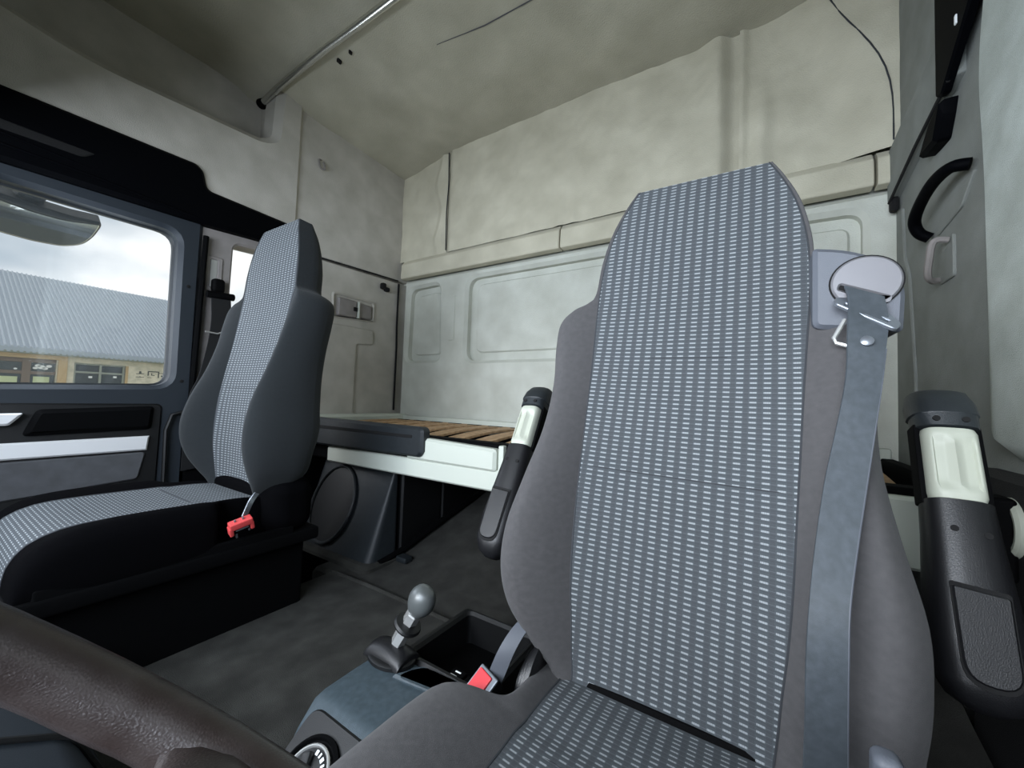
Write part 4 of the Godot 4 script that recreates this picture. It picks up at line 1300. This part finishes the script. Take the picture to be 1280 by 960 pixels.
# ---------------------------------------------------------------- geometry collector
class G:
	var v := PackedVector3Array()
	var t := PackedVector2Array()

	func tri(a: Vector3, b: Vector3, c: Vector3, ua := Vector2(), ub := Vector2(), uc := Vector2()) -> void:
		v.append(a); v.append(b); v.append(c)
		t.append(ua); t.append(ub); t.append(uc)

	func quad(a: Vector3, b: Vector3, c: Vector3, d: Vector3, ua := Vector2(), ub := Vector2(), uc := Vector2(), ud := Vector2()) -> void:
		tri(a, b, c, ua, ub, uc)
		tri(a, c, d, ua, uc, ud)

	func flip_from(s: int) -> void:
		for i in range(s, v.size(), 3):
			var q := v[i + 1]; v[i + 1] = v[i + 2]; v[i + 2] = q
			var w := t[i + 1]; t[i + 1] = t[i + 2]; t[i + 2] = w

	# closed shapes: outward by signed volume
	func close(s: int) -> void:
		var vol := 0.0
		var o := v[s] if s < v.size() else Vector3()
		for i in range(s, v.size(), 3):
			vol += (v[i] - o).dot((v[i + 1] - o).cross(v[i + 2] - o))
		if vol < 0.0:
			flip_from(s)

	# open sheets: facing a direction
	func face(s: int, to: Vector3) -> void:
		var k := 0.0
		for i in range(s, v.size(), 3):
			k += (v[i + 1] - v[i]).cross(v[i + 2] - v[i]).dot(to)
		if k < 0.0:
			flip_from(s)

	func grid(rows: Array, uvs := [], ring := false) -> int:
		var s := v.size()
		for i in rows.size() - 1:
			var a: PackedVector3Array = rows[i]
			var b: PackedVector3Array = rows[i + 1]
			var n := a.size()
			for j in (n if ring else n - 1):
				var k := (j + 1) % n
				if uvs.is_empty():
					quad(a[j], a[k], b[k], b[j])
				else:
					quad(a[j], a[k], b[k], b[j], uvs[i][j], uvs[i][k], uvs[i + 1][k], uvs[i + 1][j])
		return s

	func fan(r: PackedVector3Array) -> void:
		var c := Vector3()
		for p in r: c += p
		c /= r.size()
		for j in r.size():
			tri(c, r[j], r[(j + 1) % r.size()])

	# closed loft through rings of equal count, with end caps
	func loft(rings: Array) -> void:
		var s := v.size()
		grid(rings, [], true)
		var a: PackedVector3Array = rings[0]
		a = a.duplicate(); a.reverse()
		fan(a)
		fan(rings[-1])
		close(s)

	func box(c: Vector3, size: Vector3, r := 0.004, x := Transform3D(), k := 1) -> void:
		var s := v.size()
		var h := size * 0.5
		r = minf(r, minf(h.x, minf(h.y, h.z)) * 0.98)
		var lines := []
		for ax in 3:
			var l := []
			for i in k + 1:
				l.append(-h[ax] + r - r * tan(PI / 4.0 * (1.0 - float(i) / k)))
			var m := l.duplicate()
			m.reverse()
			for e in m: l.append(-e)
			lines.append(l)
		for ax in 3:
			var b: int = (ax + 1) % 3
			var d: int = (ax + 2) % 3
			for sg in [-1.0, 1.0]:
				var rows := []
				for p in lines[b]:
					var row := PackedVector3Array()
					for q in lines[d]:
						var o := Vector3()
						o[ax] = h[ax] * sg; o[b] = p; o[d] = q
						var inner := o.clamp(-h + Vector3(r, r, r), h - Vector3(r, r, r))
						row.append(x * (c + inner + (o - inner).normalized() * r))
					rows.append(row)
				var st := grid(rows)
				var out := Vector3(); out[ax] = sg
				face(st, x.basis * out)
		if x.basis.determinant() < 0: close(s)

	# outline in local xy, extruded along local +z from 0 to depth, front edge bevelled
	func prism(poly: PackedVector2Array, x: Transform3D, depth: float, bevel := 0.0, holes := []) -> void:
		var s := v.size()
		var loops := [[_ccw(poly), 1.0]]
		for hl in holes: loops.append([_ccw(hl), -1.0])
		var tops := []
		for lp in loops:
			var o: PackedVector2Array = lp[0]
			var a := o
			if bevel > 0.0: a = G.inset(o, bevel * lp[1])
			tops.append(a)
			var n := o.size()
			for i in n:
				var k := (i + 1) % n
				var p := [x * Vector3(o[i].x, o[i].y, 0), x * Vector3(o[k].x, o[k].y, 0), x * Vector3(o[k].x, o[k].y, depth - bevel), x * Vector3(o[i].x, o[i].y, depth - bevel)]
				if lp[1] < 0: p.reverse()
				quad(p[0], p[1], p[2], p[3])
				if bevel > 0.0:
					var q := [x * Vector3(o[i].x, o[i].y, depth - bevel), x * Vector3(o[k].x, o[k].y, depth - bevel), x * Vector3(a[k].x, a[k].y, depth), x * Vector3(a[i].x, a[i].y, depth)]
					if lp[1] < 0: q.reverse()
					quad(q[0], q[1], q[2], q[3])
		var base := []
		for lp in loops: base.append(lp[0])
		_cap(base, x, 0.0, true)
		_cap(tops, x, depth, false)
		if x.basis.determinant() < 0: flip_from(s)

	func _ccw(p: PackedVector2Array) -> PackedVector2Array:
		if Geometry2D.is_polygon_clockwise(p):
			var q := p.duplicate(); q.reverse(); return q
		return p

	func _cap(loops: Array, x: Transform3D, z: float, back: bool) -> void:
		var o := G.slim(loops[0])
		var rest := []
		for i in range(1, loops.size()):
			var h := G.slim(loops[i])
			h.reverse()
			rest.append(h)
		while not rest.is_empty():               # join the nearest hole first
			var best := INF
			var bi := 0
			var bj := 0
			var bh := 0
			for k in rest.size():
				for a in o.size():
					for b in rest[k].size():
						var d: float = o[a].distance_squared_to(rest[k][b])
						if d < best:
							best = d; bi = a; bj = b; bh = k
			var h: PackedVector2Array = rest[bh]
			rest.remove_at(bh)
			var m := PackedVector2Array()
			for a in bi + 1: m.append(o[a])
			for b in h.size() + 1: m.append(h[(bj + b) % h.size()])
			for a in range(bi, o.size()): m.append(o[a])
			o = m
		var ix := G.ears(o)
		for i in range(0, ix.size(), 3):
			var pa := x * Vector3(o[ix[i]].x, o[ix[i]].y, z)
			var pb := x * Vector3(o[ix[i + 1]].x, o[ix[i + 1]].y, z)
			var pc := x * Vector3(o[ix[i + 2]].x, o[ix[i + 2]].y, z)
			if back: tri(pa, pc, pb)
			else: tri(pa, pb, pc)

	static func slim(p: PackedVector2Array) -> PackedVector2Array:
		var r := PackedVector2Array()
		for q in p:
			if r.is_empty() or r[-1].distance_squared_to(q) > 1e-10: r.append(q)
		while r.size() > 3 and r[0].distance_squared_to(r[-1]) < 1e-10: r.remove_at(r.size() - 1)
		return r

	# ear clipping of a counter-clockwise outline that may touch itself along bridges
	static func ears(p: PackedVector2Array) -> PackedInt32Array:
		var out := PackedInt32Array()
		var ring := range(p.size())
		while ring.size() > 3:
			var n := ring.size()
			var pick := -1
			var least := -1
			var least_c := -INF
			for i in n:
				var a := p[ring[(i + n - 1) % n]]
				var b := p[ring[i]]
				var c := p[ring[(i + 1) % n]]
				var cross := (b - a).cross(c - b)
				if cross > least_c:
					least_c = cross; least = i
				if cross <= 1e-12: continue
				var clear := true
				for k in ring:
					var q := p[k]
					if q == a or q == b or q == c: continue
					if (b - a).cross(q - a) > -1e-12 and (c - b).cross(q - b) > -1e-12 and (a - c).cross(q - c) > -1e-12:
						clear = false
						break
				if clear:
					pick = i
					break
			if pick < 0: pick = least
			out.append_array([ring[(pick + n - 1) % n], ring[pick], ring[(pick + 1) % n]])
			ring.remove_at(pick)
		out.append_array([ring[0], ring[1], ring[2]])
		return out

	static func inset(o: PackedVector2Array, d: float) -> PackedVector2Array:
		var r := PackedVector2Array()
		var n := o.size()
		for i in n:
			var e := (o[i] - o[(i + n - 1) % n]).normalized()
			var f := (o[(i + 1) % n] - o[i]).normalized()
			var ne := Vector2(-e.y, e.x)
			var nf := Vector2(-f.y, f.x)
			r.append(o[i] + (ne + nf) * (d / maxf(0.35, 1.0 + ne.dot(nf))))
		for pass_ in 12:                          # corners tighter than the inset fold over: draw them together
			var bad := false
			for i in n:
				var k := (i + 1) % n
				if (r[k] - r[i]).dot(o[k] - o[i]) < 0.0:
					var m := (r[i] + r[k]) * 0.5
					r[i] = m; r[k] = m
					bad = true
			if not bad: break
		return r

	# swept tube; r a float or an array, flat squashes along the second frame axis
	func tube(pts: Array, r, seg := 10, flat := 1.0, up := Vector3.UP) -> void:
		var rings := []
		var n := pts.size()
		var side := Vector3()
		for i in n:
			var d: Vector3 = (pts[mini(i + 1, n - 1)] - pts[maxi(i - 1, 0)]).normalized()
			if i == 0:
				side = d.cross(up)
				if side.length() < 0.05: side = d.cross(Vector3.RIGHT)
				side = side.normalized()
			side = (side - d * side.dot(d)).normalized()
			var w := side.cross(d)
			var rr: float = r[i] if r is Array else r
			var ring := PackedVector3Array()
			for j in seg:
				var a := TAU * j / seg
				ring.append(pts[i] + side * cos(a) * rr + w * sin(a) * rr * flat)
			rings.append(ring)
		loft(rings)

	# strap: points, across vectors (half width), thickness
	func strap(pts: Array, across: Array, th: float) -> void:
		var rings := []
		var n := pts.size()
		for i in n:
			var d: Vector3 = (pts[mini(i + 1, n - 1)] - pts[maxi(i - 1, 0)]).normalized()
			var a: Vector3 = across[i] if i < across.size() else across[-1]
			var k := d.cross(a).normalized() * th * 0.5
			var ring := PackedVector3Array()
			for q in [[-1.0, 0.0], [-0.97, 0.9], [-0.5, 1.0], [0.0, 1.0], [0.5, 1.0], [0.97, 0.9], [1.0, 0.0], [0.97, -0.9], [0.0, -1.0], [-0.97, -0.9]]:
				ring.append(pts[i] + a * q[0] + k * q[1])
			rings.append(ring)
		loft(rings)

	# profile of (radius, height) turned about local y
	func lathe(prof: Array, x: Transform3D, seg := 24, sx := 1.0, sz := 1.0) -> void:
		var rings := []
		for p in prof:
			var ring := PackedVector3Array()
			for j in seg:
				var a := TAU * j / seg
				ring.append(x * Vector3(cos(a) * p.x * sx, p.y, sin(a) * p.x * sz))
			rings.append(ring)
		loft(rings)

	func mesh(crease := 40.0) -> ArrayMesh:
		var n := v.size()
		var fn := PackedVector3Array(); fn.resize(n / 3)
		var at := {}
		var ids := PackedInt32Array(); ids.resize(n)
		var near := []
		for i in n:
			var key := Vector3i((v[i] * 20000.0).round())
			var id: int = at.get(key, -1)
			if id < 0:
				id = near.size(); at[key] = id; near.append(PackedInt32Array())
			ids[i] = id
			near[id].append(i / 3)
		for f in n / 3:
			fn[f] = (v[f * 3 + 1] - v[f * 3]).cross(v[f * 3 + 2] - v[f * 3])
		var lim := cos(deg_to_rad(crease))
		var unit := PackedVector3Array(); unit.resize(n / 3)
		for f in n / 3: unit[f] = fn[f].normalized()
		var vv := PackedVector3Array()
		var nn := PackedVector3Array()
		var tt := PackedVector2Array()
		for f in n / 3:
			if fn[f].length_squared() < 1e-20: continue
			for c in [0, 2, 1]:
				var i: int = f * 3 + c
				var sum := Vector3()
				for g in near[ids[i]]:
					if unit[g].dot(unit[f]) >= lim: sum += fn[g]
				vv.append(v[i])
				nn.append(sum.normalized() if sum.length_squared() > 1e-24 else unit[f])
				tt.append(t[i])
		var arr := []
		arr.resize(Mesh.ARRAY_MAX)
		arr[Mesh.ARRAY_VERTEX] = vv
		arr[Mesh.ARRAY_NORMAL] = nn
		arr[Mesh.ARRAY_TEX_UV] = tt
		var m := ArrayMesh.new()
		m.add_surface_from_arrays(Mesh.PRIMITIVE_TRIANGLES, arr)
		return m

# ---------------------------------------------------------------- small helpers
func cr(p: Array, n := 6) -> Array:          # Catmull-Rom through points (Vector3, Vector2 or float)
	var out := []
	var m := p.size()
	for i in m - 1:
		var a = p[maxi(i - 1, 0)]
		var b = p[i]
		var c = p[i + 1]
		var d = p[mini(i + 2, m - 1)]
		for k in n:
			var t := float(k) / n
			out.append(0.5 * ((2.0 * b) + (c - a) * t + (2.0 * a - 5.0 * b + 4.0 * c - d) * t * t + (3.0 * b - a - 3.0 * c + d) * t * t * t))
	out.append(p[m - 1])
	return out

func smooth_rows(rows: Array, nu: int, nv: int) -> Array:   # refine a grid of control rows both ways
	var wide := []
	for r in rows: wide.append(cr(Array(r), nu))
	var cols := []
	for j in wide[0].size():
		var col := []
		for r in wide: col.append(r[j])
		cols.append(cr(col, nv))
	var out := []
	for i in cols[0].size():
		var row := PackedVector3Array()
		for j in cols.size(): row.append(cols[j][i])
		out.append(row)
	return out

func poly(a: Array) -> PackedVector2Array:
	var p := PackedVector2Array()
	for i in range(0, a.size(), 2): p.append(Vector2(a[i], a[i + 1]))
	return p

func rounded(p: PackedVector2Array, r, n := 5) -> PackedVector2Array:
	var out := PackedVector2Array()
	var m := p.size()
	for i in m:
		var a := p[(i + m - 1) % m]
		var b := p[i]
		var c := p[(i + 1) % m]
		var rr: float = r[i] if r is Array else r
		var d := minf(rr, minf(a.distance_to(b), b.distance_to(c)) * 0.49)
		if d < 1e-5:
			out.append(b); continue
		var s := b + (a - b).normalized() * d
		var e := b + (c - b).normalized() * d
		for k in n + 1:
			var t := float(k) / n
			out.append(s.lerp(b, t).lerp(b.lerp(e, t), t))
	return out

func rect(x0: float, y0: float, x1: float, y1: float, r := 0.0, n := 5) -> PackedVector2Array:
	var p := poly([x0, y0, x1, y0, x1, y1, x0, y1])
	return rounded(p, r, n) if r > 0.0 else p

func ellipse(c: Vector2, a: float, b: float, n := 28) -> PackedVector2Array:
	var p := PackedVector2Array()
	for i in n: p.append(c + Vector2(cos(TAU * i / n) * a, sin(TAU * i / n) * b))
	return p

# frames for prism(): local x, y -> world, extruding along the third
func on_left(x: float) -> Transform3D: return Transform3D(Vector3(0, 0, -1), Vector3(0, 1, 0), Vector3(1, 0, 0), Vector3(x, 0, 0))   # draws (-z, y), grows to +x
func on_rear(z: float) -> Transform3D: return Transform3D(Vector3(1, 0, 0), Vector3(0, 1, 0), Vector3(0, 0, 1), Vector3(0, 0, z))    # draws (x, y), grows to +z
func on_right(x: float) -> Transform3D: return Transform3D(Vector3(0, 0, 1), Vector3(0, 1, 0), Vector3(-1, 0, 0), Vector3(x, 0, 0))  # draws (z, y), grows to -x
func on_floor(y: float) -> Transform3D: return Transform3D(Vector3(1, 0, 0), Vector3(0, 0, -1), Vector3(0, 1, 0), Vector3(0, y, 0))  # draws (x, -z), grows to +y

func basis_to(dir: Vector3, side: Vector3) -> Basis:       # y along dir, x near side
	var y := dir.normalized()
	var z := side.cross(y).normalized()
	return Basis(y.cross(z), y, z)

var taken := {}
func numbered(n: String) -> String:
	taken[n] = taken.get(n, -1) + 1
	return n if taken[n] == 0 else "%s_%03d" % [n, taken[n]]

func thing(called: String, label: String, category: String, at := Vector3(), group := "") -> Node3D:
	var o := Node3D.new()
	o.name = numbered(called)
	add_child(o)
	o.position = at
	o.set_meta("label", label)
	o.set_meta("category", category)
	if group: o.set_meta("group", group)
	return o

# a part: geometry is given in the world, the mesh is kept relative to its thing
func part(called: String, g: G, m: Material, parent: Node3D, label := "", crease := 40.0) -> MeshInstance3D:
	var o := MeshInstance3D.new()
	o.name = called
	var base := Vector3()
	var q: Node = parent
	while q is Node3D and q != self:
		base += q.position
		q = q.get_parent()
	for i in g.v.size(): g.v[i] -= base
	o.mesh = g.mesh(crease)
	o.material_override = null
	o.mesh.surface_set_material(0, m)
	parent.add_child(o, true)
	if label: o.set_meta("label", label)
	return o

func struct(called: String, label: String, g: G, m: Material, crease := 40.0) -> MeshInstance3D:
	var o := part(called, g, m, self, label, crease)
	o.set_meta("kind", "structure")
	return o

func single(called: String, label: String, category: String, g: G, m: Material, group := "", crease := 40.0) -> MeshInstance3D:
	var o := part(numbered(called), g, m, self, label, crease)
	o.set_meta("category", category)
	if group: o.set_meta("group", group)
	return o
